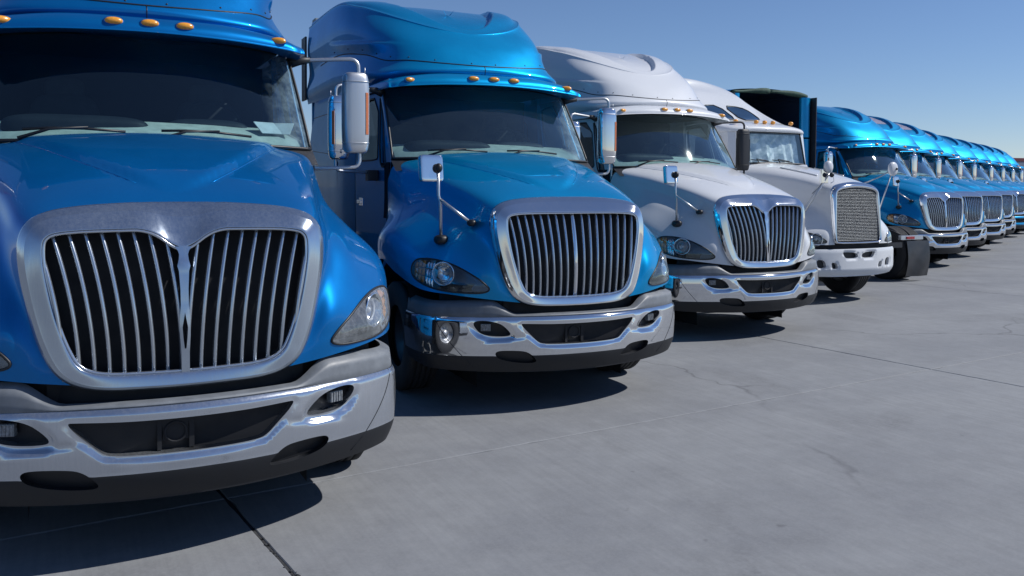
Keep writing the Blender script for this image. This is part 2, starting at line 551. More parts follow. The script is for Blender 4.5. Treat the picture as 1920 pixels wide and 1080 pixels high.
def cdt(outline, holes, step, lines=(), margin=.4, gx=None, gy=None):
    """constrained triangulation of a 2-D outline with holes; returns points, faces"""
    o = np.array(outline, float)
    lo, hi = o.min(0), o.max(0)
    X = gx if gx is not None else np.linspace(lo[0], hi[0], max(2, int(round((hi[0] - lo[0]) / step)) + 1))
    Y = gy if gy is not None else np.linspace(lo[1], hi[1], max(2, int(round((hi[1] - lo[1]) / step)) + 1))
    G = np.array([(a, b) for a in X for b in Y])
    keep = inpoly(G, outline) & (pdist(G, outline) > step * margin)
    for h in holes: keep &= ~inpoly(G, h) & (pdist(G, h) > step * margin)
    for l in lines: keep &= pdist(G, l, False) > step * margin
    pts = [tuple(q) for q in G[keep]]
    edges = []
    def loop(poly, closed=True):
        st = len(pts)
        poly = list(poly)
        dense = []
        n = len(poly)
        for i in range(n if closed else n - 1):
            a, b = np.array(poly[i]), np.array(poly[(i + 1) % n])
            k = max(1, int(np.ceil(np.linalg.norm(b - a) / step)))
            for q in range(k): dense.append(tuple(a + (b - a) * q / k))
        if not closed: dense.append(tuple(poly[-1]))
        pts.extend(dense)
        m = len(dense)
        for i in range(m if closed else m - 1): edges.append((st + i, st + (i + 1) % m))
        return dense
    loop(outline)
    hl = [loop(h) for h in holes]
    for l in lines: loop(l, False)
    V, E, F, *_ = delaunay_2d_cdt([Vector(p) for p in pts], edges, [], 0, 1e-6)
    V = np.array([tuple(v) for v in V])
    F = [tuple(f) for f in F]
    cen = np.array([V[list(f)].mean(0) for f in F])
    k = inpoly(cen, outline)
    for h in holes: k &= ~inpoly(cen, h)
    F = [f for f, q in zip(F, k) if q]
    return V, F, hl

def clean(V, F):
    used = sorted({i for f in F for i in f})
    mp = {q: i for i, q in enumerate(used)}
    return used, [tuple(mp[i] for i in f) for f in F]

def tagp(o, label=None, cat=None, group=None, kind=None):
    if label: o["label"] = label
    if cat: o["category"] = cat
    if group: o["group"] = group
    if kind: o["kind"] = kind
    return o

class Rec:
    """one part of a vehicle: mesh, material key, parent part, variant"""
    def __init__(s, name, me, mat, parent=None, var=None, kind=None, loc=(0, 0, 0), rot=None):
        s.name, s.me, s.mat, s.parent, s.var, s.kind, s.loc, s.rot = name, me, mat, parent, var, kind, loc, rot
        s.tag = False                                  # True for pieces on the driver's side
        me.materials.clear(); me.materials.append(MT[mat])

# ================================================================== SETTING: ground
ANG = 0.104
UA = np.array([math.cos(ANG), math.sin(ANG)]); VA = np.array([-math.sin(ANG), math.cos(ANG)])
def uv2w(u, v): return UA * u + VA * v

gm = B()
S = 1500
gm.add([(-S, -S, -.012), (S, -S, -.012), (S, S, -.012), (-S, S, -.012)], [(0, 1, 2, 3)], False)
ground_me = gm.mesh("ground"); ground_me.materials.append(CONC)
ground = bpy.data.objects.new("ground", ground_me); COL.objects.link(ground)
tagp(ground, kind='structure')

def part(name, me, mat, parent, kind=None):
    o = bpy.data.objects.new(name, me); COL.objects.link(o)
    if mat is not None: me.materials.clear(); me.materials.append(mat)
    o.parent = parent
    if kind: o["kind"] = kind
    return o

UL, VL = .387, .69
SU, SV = 7.235, 7.235
def gapu(i): return .008 if i == 0 else .005
for iu in range(-1, 9):
    for iv in range(-1, 6):
        u0 = UL + iu * SU + gapu(iu); u1 = UL + (iu + 1) * SU - gapu(iu + 1)
        v0 = VL + iv * SV + (.004 if iv == 0 else .006); v1 = VL + (iv + 1) * SV - (.004 if iv == -1 else .006)
        near = iu <= 1 and iv <= 0
        st = .10 if near else .9
        loop = []
        for (a, b) in (((u0, v0), (u1, v0)), ((u1, v0), (u1, v1)), ((u1, v1), (u0, v1)), ((u0, v1), (u0, v0))):
            a, b = np.array(a), np.array(b)
            k = int(np.linalg.norm(b - a) / st)
            nrm = np.array([-(b - a)[1], (b - a)[0]]) / np.linalg.norm(b - a)
            for q in range(k):
                j = 0.
                if 0 < q:
                    j = abs(rnd.gauss(0, .0028))
                    if rnd.random() < .05: j += rnd.random() * .012
                p = a + (b - a) * q / k + nrm * (j if near else 0)
                loop.append(uv2w(*p))
        n = len(loop)
        cz = np.mean(loop, 0)
        ins = [l + (cz - l) / np.linalg.norm(cz - l) * .007 for l in loop]
        V = [(*p, -.10) for p in loop] + [(*p, -.005) for p in loop] + [(*p, 0.) for p in ins]
        F = []
        for i in range(n):
            j = (i + 1) % n
            F += [(i, j, n + j, n + i), (n + i, n + j, 2 * n + j, 2 * n + i)]
        F.append(tuple(range(2 * n, 3 * n)))
        part("concrete_slab", mk("concrete_slab", V, F, smooth=False), CONC, ground)
# joint filler strips lying in the gaps
for k in (-1, 0, 1, 2):
    b = B()
    u = UL + k * SU
    hw = .014
    A = [(*uv2w(u - hw, v), -.007) for v in np.linspace(-14, 42, 3)]
    C2 = [(*uv2w(u + hw, v), -.007) for v in np.linspace(-14, 42, 3)]
    b.strip(A, C2)
    part("joint_filler", b.mesh("joint_filler"), JOINT, ground)
b = B()
for _ in range(46):                                        # crumbs and weeds caught in the near joint
    v = rnd.uniform(-1.1, .3); u = UL + rnd.gauss(0, .012)
    if rnd.random() < .5: v = rnd.gauss(-.58, .06)
    p = uv2w(u, v); r = rnd.uniform(.003, .009)
    b.superell((*p, .001), (r, r * rnd.uniform(.6, 1.4), r * .7), 1, 1, 6, 4)
part("joint_debris", b.mesh("joint_debris"), JOINT, ground, 'stuff')

# ================================================================== TRUCK MODEL A (rounded hood, oval-cornered grille)
REC = []
SPLIT = {"mirror_arm", "arm_bracket", "bumper_seam", "hood_gap_seal", "windshield_pillar", "paper_sheet", "window", "window_seal", "panel_seam", "bumper_slot", "mirror_seam", "side_skirt", "instrument_hood", "rolled_tarp", "door_window", "wheel", "hood_trim", "rubber_foot"}
def islands(me):
    par = list(range(len(me.vertices)))
    def find(a):
        while par[a] != a:
            par[a] = par[par[a]]; a = par[a]
        return a
    for e_ in me.edges:
        a, b_ = find(e_.vertices[0]), find(e_.vertices[1])
        if a != b_: par[a] = b_
    grp = {}
    for p_ in me.polygons: grp.setdefault(find(p_.vertices[0]), []).append(p_)
    outm = []
    for ps in grp.values():
        ids = sorted({i for p_ in ps for i in p_.vertices}); mp_ = {q: k for k, q in enumerate(ids)}
        m_ = mk(me.name, [me.vertices[i].co for i in ids], [[mp_[i] for i in p_.vertices] for p_ in ps], smooth=False)
        m_.polygons.foreach_set("use_smooth", [p_.use_smooth for p_ in ps])
        outm.append(m_)
    return outm
def rec(name, me, *a, **k):
    ms = islands(me) if name in SPLIT else [me]
    rs = [Rec(name, m_, *a, **k) for m_ in ms]
    REC.extend(rs)
    return rs[0]

# ---- hood -----------------------------------------------------------------
HC = [  # rows from the centre ridge down to the lower edge, columns from the grille back
 [(0, .165, 1.70), (0, .33, 1.78), (0, .58, 1.875), (0, .90, 1.97), (0, 1.22, 2.05), (0, 1.52, 2.105), (0, 1.74, 2.115)],
 [(.40, .14, 1.69), (.42, .31, 1.765), (.46, .57, 1.855), (.52, .90, 1.945), (.58, 1.22, 2.02), (.62, 1.51, 2.07), (.64, 1.70, 2.085)],
 [(.655, .11, 1.650), (.71, .29, 1.705), (.77, .55, 1.775), (.84, .90, 1.86), (.90, 1.22, 1.935), (.97, 1.50, 1.99), (1.03, 1.70, 2.02)],
 [(.735, .10, 1.52), (.785, .27, 1.565), (.85, .55, 1.62), (.93, .90, 1.70), (1.00, 1.22, 1.77), (1.07, 1.52, 1.84), (1.115, 1.78, 1.88)],
 [(.712, .06, 1.28), (.805, .18, 1.36), (.955, .38, 1.435), (1.09, .80, 1.53), (1.13, 1.18, 1.575), (1.13, 1.52, 1.60), (1.12, 1.79, 1.60)],
 [(.665, .025, 1.08), (.81, .055, 1.13), (1.085, .33, 1.19), (1.285, .72, 1.30), (1.325, 1.15, 1.37), (1.27, 1.55, 1.33), (1.14, 1.80, 1.24)],
 [(.60, -.005, .93), (.79, .03, .985), (1.09, .225, 1.02), (1.275, .56, 1.075), (1.345, .98, 1.20), (1.325, 1.42, 1.215), (1.18, 1.80, 1.02)],
 [(.50, -.025, .835), (.74, .02, .865), (1.04, .165, .905), (1.235, .42, .935), (1.315, .84, 1.03), (1.335, 1.28, 1.125), (1.25, 1.70, .90)],
]
P = crgrid(HC, 141, 121, mu=(True, False))
P = smooth_grid(P, 2, .5)
# raised V panel on the hood
x, y = np.abs(P[..., 0]), P[..., 1]
t = np.clip((y - .26) / 1.45, 0, 1)
edge = .86 * t ** .62
d = (edge - x)
mask = (P[..., 2] > 1.66) & (y > .2)
lift = .030 * sstep(d / .10) * sstep((y - .26) / .25) * mask
P[..., 2] += lift
hood = Surf(P, (0, 1, .8))

HI = np.array([.752, .028]); HO = np.array([1.248, .516])
HE = (HO - HI) / np.linalg.norm(HO - HI); HN = np.array([HE[1], -HE[0]])
HL_OUT = [(-.005, .945), (.035, .995), (.12, 1.058), (.285, 1.138), (.45, 1.18), (.60, 1.19), (.70, 1.172), (.742, 1.09), (.70, 1.02), (.58, .972), (.42, .936), (.20, .920), (.06, .918)]
HL_OUT = chaikin(HL_OUT, 2)

def surf_bvh(s, n=1):
    nu, nv = s.P.shape[:2]
    V = [tuple(p) for p in s.P.reshape(-1, 3)]
    F = [(i * nv + j, i * nv + j + 1, (i + 1) * nv + j + 1, (i + 1) * nv + j) for i in range(nu - 1) for j in range(nv - 1)]
    return BVHTree.FromPolygons(V, F)

def cast_uv(s, bvh, org, d):
    hit = bvh.ray_cast(Vector(org), Vector(d))
    if hit[0] is None: return None
    nv = s.P.shape[1]; nu = s.P.shape[0]
    i, j = divmod(hit[2], nv - 1)
    p = np.array(hit[0])
    a, b, c = s.P[i, j], s.P[i + 1, j], s.P[i, j + 1]
    A = np.stack([b - a, c - a], 1)
    q, *_ = np.linalg.lstsq(A, p - a, rcond=None)
    q = np.clip(q, 0, 1)
    return ((i + q[0]) / (nu - 1), (j + q[1]) / (nv - 1)), p

def lamp_frame(hi, he, hn):
    def org(s, z, k): return (hi[0] + he[0] * s + hn[0] * k, hi[1] + he[1] * s + hn[1] * k, z)
    return org

def build_headlight(surf, outl, hi, he, hn, proj_c, amber_side=True):
    """returns uv hole outline and dict of B's for the +x lamp"""
    bvh = surf_bvh(surf)
    org = lamp_frame(hi, he, hn)
    dr = (-hn[0], -hn[1], 0)
    uv, p3 = [], []
    for (s, z) in outl:
        h = cast_uv(surf, bvh, org(s, z, .6), dr)
        if h is None:
            # fall back to nearest point of the surface
            q = bvh.find_nearest(Vector(org(s, z, 0)))
            h = cast_uv(surf, bvh, np.array(q[0]) + np.array([hn[0], hn[1], 0]) * .3, dr) or (uv[-1], np.array(q[0]))
        uv.append(h[0]); p3.append(h[1])
    nrm = surf.nat(uv)
    p3 = np.array(p3)
    # lens : dome over outline
    V2, F2, _ = cdt(outl, [], .022)
    kin = []
    for q in V2:
        h = cast_uv(surf, bvh, org(q[0], q[1], .6), dr)
        kin.append(h[1] if h else np.array(bvh.find_nearest(Vector(org(q[0], q[1], 0)))[0]))
    kin = np.array(kin)
    dd = np.clip(pdist(V2, outl) / .06, 0, 1)
    n3 = np.array([hn[0], hn[1], .1])
    lens = B().add(kin + n3 * (.004 + .010 * sstep(dd))[:, None], F2)
    # bucket
    bk = B()
    inner = p3 * 1.0
    cen = p3.mean(0)
    back = cen + (p3 - cen) * .90 - n3 * .105
    bk.strip(list(p3 - n3 * .002), list(back), True)
    bk.add(list(back), [tuple(range(len(back)))])
    gk = B().tube([tuple(q) for q in p3 + n3 * .002] + [tuple(p3[0] + n3 * .002), tuple(p3[1] + n3 * .002)], .0075, 6, False)
    # projector
    h = cast_uv(surf, bvh, org(*proj_c, .6), dr)
    pc = h[1] - n3 * .05
    ax = Vector((hn[0], hn[1], 0)); e1 = Vector((he[0], he[1], 0)); e2 = Vector((0, 0, 1))
    rot = Matrix((e1, ax, e2)).transposed()
    rf = B()
    prof = [(.102, .045), (.098, .052), (.092, .045), (.085, .015), (.055, -.02), (.03, -.03), (.0001, -.03)]
    tmp = B().lathe(prof, (0, 0, 0), 'y', 32)
    rf.add([rot @ Vector(v) + Vector(pc) for v in tmp.V], tmp.F)
    bl = B()
    tmp = B().lathe([(.0001, .022), (.012, .02), (.019, .008), (.019, -.03)], (0, 0, 0), 'y', 16)
    bl.add([rot @ Vector(v) + Vector(pc) for v in tmp.V], tmp.F)
    tmp = B().lathe([(.056, .012), (.060, .02), (.064, .012), (.060, .004), (.056, .012)], (0, 0, 0), 'y', 28)
    bl.add([rot @ Vector(v) + Vector(pc) for v in tmp.V], tmp.F)
    # faceted side reflectors and amber turn lamp
    tl = B(); ft = B()
    smax = max(q[0] for q in outl)
    for (a0, a1, target) in ((smax * .68, smax * .80, ft), (smax * .81, smax * .975, tl)):
        ss = np.linspace(a0, a1, 4)
        for i in range(3):
            zz = [[q[1] for q in outl if abs(q[0] - s) < .05] for s in (ss[i], ss[i + 1])]
            lo = max(min(zz[0]), min(zz[1])) + .008; hi_ = min(max(zz[0]), max(zz[1])) - .008
            nz = 3
            for k in range(nz):
                z0 = lo + (hi_ - lo) * k / nz; z1 = lo + (hi_ - lo) * (k + .92) / nz
                c4 = [(ss[i], z0), (ss[i + 1] - .004, z0), (ss[i + 1] - .004, z1), (ss[i], z1)]
                pts = []
                for q in c4:
                    hh = cast_uv(surf, bvh, org(q[0], q[1], .6), dr)
                    pts.append((hh[1] if hh else np.array(org(q[0], q[1], 0))) - n3 * .026)
                m_ = np.mean(pts, 0) + n3 * .012
                target.add(pts + [m_], [(0, 1, 4), (1, 2, 4), (2, 3, 4), (3, 0, 4)], False)
    return uv, dict(lens=lens, bucket=bk, gasket=gk, reflector=rf, bulb=bl, turn=tl, facet=ft)

def surf_panel(surf, holes_uv, su, sv, name, off=0.):
    """CDT a Surf (half) with holes given in uv; su, sv metric lengths"""
    sc = np.array([su, sv])
    outl = [(0, 0), (su, 0), (su, sv), (0, sv)]
    V, F, _ = cdt(outl, [[tuple(np.array(q) * sc) for q in h] for h in holes_uv], .024)
    uv = V / sc
    return surf.at(uv) + surf.nat(uv) * off, F, surf.nat(uv)

def mirrored_mesh(name, V, F, N):
    fx = np.array([-1, 1, 1]); o = len(V)
    N = N.copy(); N[np.abs(V[:, 0]) < 1e-5, 0] = 0
    return mk(name, np.concatenate([V, V * fx]), list(F) + [tuple(i + o for i in f)[::-1] for f in F], np.concatenate([N, N * fx]))

HEAD_UV, HEAD = build_headlight(hood, HL_OUT, HI, HE, HN, (.40, 1.075))
V, F, N = surf_panel(hood, [HEAD_UV], 2.0, 2.0, "hood")
rec("hood", mirrored_mesh("hood", V, F, N), 'blue')

def add_headlights(recf, HD, lensmat='lens'):
    for sg in (1, -1):
        def mm(b, nm):
            q = B(); q.V, q.F, q.S = list(b.V), list(b.F), list(b.S)
            if sg < 0: q.flipx()
            return q.mesh(nm)
        h = recf("headlight", mm(HD['bucket'], "headlight"), 'housing')
        recf("gasket", mm(HD['gasket'], "gasket"), 'gasket', h)
        recf("lens", mm(HD['lens'], "lens"), lensmat + ('' if sg < 0 else '_R'), h) if False else recf("lens", mm(HD['lens'], "lens"), lensmat, h)
        recf("reflector", mm(HD['reflector'], "reflector"), 'reflector', h)
        recf("bulb", mm(HD['bulb'], "bulb"), 'bulb', h)
        recf("side_reflector", mm(HD['facet'], "side_reflector"), 'reflector', h)
        recf("turn_signal", mm(HD['turn'], "turn_signal"), 'amber', h)
add_headlights(rec, HEAD)

hbvh = surf_bvh(hood)
for sg in (1, -1):
    cp = []
    for yy in np.linspace(.40, 1.60, 26):
        xx = .86 * ((yy - .26) / 1.45) ** .62 - .012
        h_ = hbvh.ray_cast(Vector((xx, yy, 3)), Vector((0, 0, -1)))[0]
        if h_ is not None: cp.append((sg * xx, yy, h_.z - .0005))
    rec("hood_crease", B().tube(cp, [.0015] + [.0055] * (len(cp) - 2) + [.0015], 6).mesh("hood_crease"), 'blue', REC[0])
# seam to the doors and cowl
b = B()
for sg in (1, -1):
    # gap between hood and door / cowl
    pts = hood.at([(u, .995) for u in np.linspace(.30, 1, 24)])
    b.tube([(sg * p[0] * .995, p[1] + .012, p[2]) for p in pts], .011, 6)
rec("hood_gap_seal", b.mesh("hood_gap_seal"), 'gasket')
b = B()
A_, C_ = [], []
for k in range(25):
    f = -1 + 2 * k / 24
    yy = 1.50 + .24 * abs(f) ** 2.2
    A_.append((1.10 * f, yy - .16, 2.0 - .06 * abs(f) ** 2)); C_.append((1.10 * f, yy + .03, 2.062))
b.strip(A_, C_)
rec("cowl", b.mesh("cowl"), 'black')

# engine bay and wheel wells (dark, seen through the grille and under the fenders)
b = B()
b.box((0, .95, 1.20), (.55, .74, .42)).box((0, .62, .72), (.62, .55, .16))
for sg in (1, -1):
    A_ = [(sg * .72, 1.2 + .62 * math.cos(a), .45 + .66 * math.sin(a)) for a in np.linspace(-.3, math.pi + .2, 18)]
    C_ = [(sg * 1.24, 1.2 + .62 * math.cos(a), .45 + .66 * math.sin(a)) for a in np.linspace(-.3, math.pi + .2, 18)]
    b.strip(A_, C_)
    b.add([(sg * .72, .40, .06), (sg * .72, 1.85, .06), (sg * .72, 1.85, 1.25), (sg * .72, .45, 1.25)], [(0, 1, 2, 3)])
rec("engine_bay", b.mesh("engine_bay"), 'void')

# ---- grille surround ---------------------------------------------------------
GO = [(0, .160, 1.712), (.25, .155, 1.710), (.45, .140, 1.697), (.60, .120, 1.672), (.69, .108, 1.625), (.735, .105, 1.535), (.735, .085, 1.40), (.705, .055, 1.22), (.668, .025, 1.07), (.62, .00, .95), (.565, -.018, .875), (.48, -.03, .825), (.36, -.042, .80), (.18, -.048, .79), (0, -.05, .787)]
GI = [(0, 1.575), (.25, 1.575), (.45, 1.572), (.56, 1.563), (.605, 1.545), (.622, 1.505), (.618, 1.40), (.585, 1.22), (.545, 1.08), (.51, .99), (.48, .94), (.43, .905), (.34, .884), (.18, .876), (0, .873)]
GIV = [(0, 1.472), (.022, 1.478), (.060, 1.500), (.105, 1.535), (.150, 1.560), (.200, 1.573)] + GI[1:]
GOV = [(0, .160, 1.712), (.05, .160, 1.712), (.10, .159, 1.712), (.14, .158, 1.712), (.18, .157, 1.711), (.22, .156, 1.711)] + GO[1:]
def gy(z): return -.054 + .102 * (z - .9)
for gi_, go_, var_ in ((GI, GO, 'plain'), (GIV, GOV, 'vee')):
    GI3 = np.array([(x_, gy(z_), z_) for x_, z_ in gi_]); GO3 = np.array(go_)
    o0 = (GO3 + np.array([0, .05, 0])) * np.array([.985, 1, 1])      # return into the hood
    n_ = len(gi_)
    fl = np.array([0, 1., 0])
    rings = [o0, GO3 - .012 * fl]
    for f_, d_ in ((.10, .034), (.29, .047), (.35, .048)): rings.append(GO3 * (1 - f_) + GI3 * f_ - d_ * fl)
    # hold the flat face at the width it has beside the dip
    rings += [GO3 * .14 + GI3 * .86 - .034 * fl, GO3 * .05 + GI3 * .95 - .018 * fl, GI3 + .012 * fl, GI3 * np.array([.99, 1, 1]) + .06 * fl]
    P = crgrid(rings, 81, 8 * n_ - 7, mv=(True, True))
    gs = Surf(P, None)
    if gs.N[..., 1].mean() > 0: gs.N = -gs.N
    rec("grille_surround", gs.grid_mesh("grille_surround", mirror=True), 'chrome', var=var_)
    b = B()
    lip = cr1(np.array([(x_, gy(z_) - .012, z_) for x_, z_ in gi_]), 90, True, True)
    b.tube([tuple(p) for p in lip] + [(-p[0], p[1], p[2]) for p in lip[::-1]], .008, 8, False)
    rec("grille_lip", b.mesh("grille_lip"), 'chrome', var=var_)

b = B()
b.add([(-.66, .13, 1.62), (.66, .13, 1.62), (.56, .06, .84), (-.56, .06, .84)], [(0, 1, 2, 3)])
rec("radiator_screen", b.mesh("radiator_screen"), 'void')

def bar_mesh(xt, xb, w=.0102, dep=.040):
    b = B()
    V, Fc = [], []
    n = 16
    for i in range(n + 1):
        t_ = i / n
        z_ = 1.59 - (1.59 - .860) * t_
        s_ = sstep(t_)
        x_ = xt + (xb - xt) * (1 - (1 - t_) ** 1.9)
        y_ = gy(z_) + .026 - .052 * math.sin(math.pi * t_) ** .8
        prof = [(-w, dep), (-w, .006), (-w * .6, -.003), (0, -.006), (w * .6, -.003), (w, .006), (w, dep)]
        V += [(x_ + q[0], y_ + q[1], z_) for q in prof]
    m_ = 7
    for i in range(n):
        for k in range(m_ - 1):
            Fc.append((i * m_ + k, i * m_ + k + 1, (i + 1) * m_ + k + 1, (i + 1) * m_ + k))
    return b.add(V, Fc).mesh("grille_bar")
for sg in (1, -1):
    for k in range(9):
        xt = .088 + .0725 * k
        rec("grille_bar", bar_mesh(sg * xt, sg * (.012 + .0665 * k)), 'chrome_bar', var='vee')
        if k < 8: rec("grille_bar", bar_mesh(sg * xt, sg * xt * .88), 'chrome_bar', var='plain')
# straight variant: wide middle bar ; V variant: emblem post
rec("grille_center_bar", bar_mesh(0, 0, .018, .03), 'chrome', var='plain')
half = [(0, 1.492), (.040, 1.492), (.026, 1.470), (.021, 1.452), (.024, 1.425), (.031, 1.395), (.024, 1.37), (.019, 1.28), (.019, 1.20), (.025, 1.13), (.025, 1.05), (.020, .97), (.019, .86), (0, .86)]
poly = half + [(-x_, z_) for x_, z_ in half[::-1] if x_ > 0]
dia = [(0, 1.165), (.013, 1.09), (.009, 1.03), (.004, .985), (-.004, .985), (-.009, 1.03), (-.013, 1.09)]
V2, F2, hl = cdt(poly, [dia], .03)
yv = np.array([gy(q[1]) - .020 - .020 * math.sin(math.pi * np.clip((1.6 - q[1]) / .75, 0, 1)) - .004 * (np.clip(1 - pdist(np.array([q]), poly)[0] / .012, 0, 1) < .6) for q in V2])
b = B()
b.add([(q[0], y_, q[1]) for q, y_ in zip(V2, yv)], F2)
for lp in (poly, hl[0]):
    lp2 = chaikin(lp, 0)
    A_ = [(q[0], gy(q[1]) - .020 - .020 * math.sin(math.pi * np.clip((1.6 - q[1]) / .75, 0, 1)), q[1]) for q in lp2]
    b.strip(A_, [(q[0], q[1] + .05, q[2]) for q in A_], True, False)
rec("grille_emblem_post", b.mesh("grille_emblem_post"), 'chrome', var='vee')
b = B().box((0, -.088, .826), (.022, .003, .016), bev=.002)
rec("badge", b.mesh("badge"), 'badge', var='badge')

# ---- bumper ------------------------------------------------------------------
BP = np.array([(0, -.175, 0), (.20, -.165, 0), (.36, -.140, 0), (.55, -.095, 0), (.75, -.028, 0), (.95, .065, 0), (1.10, .160, 0), (1.20, .255, 0), (1.245, .37, 0), (1.262, .52, 0), (1.262, .74, 0)])
bp = cr1(BP, 200, True, False)
bs = np.concatenate([[0], np.cumsum(np.linalg.norm(np.diff(bp, axis=0), axis=1))])
SMAX = bs[-1]
def bplan(s):
    s = np.asarray(s, float); a = np.abs(s)
    x_ = np.interp(a, bs, bp[:, 0]) * np.sign(s); y_ = np.interp(a, bs, bp[:, 1])
    e = 1e-2
    tx = np.interp(a + e, bs, bp[:, 0]) - np.interp(np.maximum(a - e, 0), bs, bp[:, 0]) * np.where(a > e, 1, -1) * 1
    tx = np.interp(np.minimum(a + e, SMAX), bs, bp[:, 0]) - np.interp(np.maximum(a - e, 0), bs, bp[:, 0])
    ty = np.interp(np.minimum(a + e, SMAX), bs, bp[:, 1]) - np.interp(np.maximum(a - e, 0), bs, bp[:, 1])
    L = np.hypot(tx, ty) + 1e-12
    return x_, y_, (ty / L) * np.sign(np.where(s == 0, 1, s)), -tx / L        # outward normal
def x2s(x): return np.interp(abs(x), bp[:, 0], bs) * (1 if x >= 0 else -1)
FOG = [(.605, .578), (.645, .632), (.70, .678), (.80, .700), (.885, .697), (.905, .672), (.878, .622), (.845, .588), (.78, .570), (.66, .566)]
INT = [(0, .662), (.30, .664), (.50, .672), (.535, .672), (.515, .640), (.44, .562), (.395, .520), (.355, .500), (.20, .494), (0, .492)]
TOW = [(.395, .345), (.425, .395), (.475, .435), (.53, .450), (.70, .455), (.738, .435), (.728, .402), (.685, .375), (.60, .355), (.50, .343)]
sfog = chaikin([(x2s(a), c) for a, c in FOG], 2); stow = chaikin([(x2s(a), c) for a, c in TOW], 2)
sint = chaikin([(x2s(a), c) for a, c in INT] + [(-x2s(a), c) for a, c in INT[-2:0:-1]], 2)
mir = lambda p_: [(-a, c) for a, c in p_][::-1]
holes = [sfog, mir(sfog), sint, stow, mir(stow)]
ZB = .26
def zbot(s): return ZB + .05 * (abs(s) / SMAX) ** 2.2
def ztop(s): return .728 - .012 * (abs(s) / SMAX) ** 2
ss = np.linspace(-SMAX, SMAX, 90)
outl = [(a, zbot(a)) for a in ss] + [(a, ztop(a)) for a in ss[::-1]]
ZS = .408
line = [(a, ZS) for a in np.linspace(-SMAX + .001, -x2s(.745), 20)]
lines = [[(a, ZS) for a in np.linspace(-SMAX + .001, stow_x, 22)] for stow_x in (-x2s(.74) - .01,)]
lines += [[(-a, c) for a, c in lines[0]][::-1], [(a, ZS) for a in np.linspace(-x2s(.425) + .0, x2s(.425), 24)]]
V2, F2, hl = cdt(outl, holes, .017, lines)
def bump3(q):
    q = np.asarray(q, float)
    x_, y_, nx, ny = bplan(q[:, 0])
    z_ = q[:, 1]
    off = np.zeros(len(q))
    # gentle vertical roll, lip at the top, chin tucked under
    off -= .022 * np.clip((z_ - .69) / .04, 0, 1) ** 2
    off += .010 * np.sin(np.pi * np.clip((z_ - .41) / .32, 0, 1))
    off -= .055 * np.clip((.405 - z_) / .14, 0, 1) ** 1.4
    for h_, dep, wd in ((sfog, .024, .050), (mir(sfog), .024, .050), (sint, .018, .040)):
        dd_ = pdist(q, h_) ; ins = inpoly(q, h_)
        zc_ = np.mean([p_[1] for p_ in h_])
        off -= dep * (1 - sstep(np.where(ins, 0, dd_) / wd)) * (.25 + .75 * sstep((zc_ + .05 - z_) / .09))
    # blade under the fog lamp running to the middle
    for sg in (1, -1):
        a = q[:, 0] * sg
        off -= .009 * np.exp(-((z_ - (.555 - .10 * (a - x2s(.62)))) / .022) ** 2) * sstep((a - x2s(.44)) / .12) * (1 - sstep((a - x2s(.78)) / .10))
    return np.stack([x_ + nx * off, y_ + ny * off, z_], 1)
P3 = bump3(V2)
e = 2e-3
N3 = np.cross(bump3(V2 + [e, 0]) - bump3(V2 - [e, 0]), bump3(V2 + [0, e]) - bump3(V2 - [0, e]))
N3 /= np.linalg.norm(N3, axis=1, keepdims=True)
if N3[:, 1].mean() > 0: N3 = -N3
cen = np.array([V2[list(f)].mean(0) for f in F2])
bump_rec = None
for nm, sel, mt in (("bumper", cen[:, 1] > ZS, 'chrome'), ("bumper_valance", cen[:, 1] <= ZS, 'valance')):
    Fs = [f for f, k in zip(F2, sel) if k]
    used, Fs = clean(V2, Fs)
    VV, NN = list(P3[used]), list(N3[used])
    # rims of the holes that lie in this piece
    for h_ in holes:
        zc = np.mean([q[1] for q in h_])
        if (nm == "bumper") != (zc > ZS): continue
        hp = bump3(np.array(h_))
        o = len(VV); n = len(hp)
        ctr = hp.mean(0)
        bk = hp + (ctr - hp) * .04 + np.array([0, .08 if len(h_) == len(sfog) else .05, 0])
        VV += list(hp) + list(bk)
        NN += [v / np.linalg.norm(v) for v in (ctr - hp)] * 2
        Fs += [(o + i, o + (i + 1) % n, o + n + (i + 1) % n, o + n + i) for i in range(n)]
    r_ = rec(nm, mk(nm, VV, Fs, NN), mt)
    if nm == "bumper": bump_rec = r_
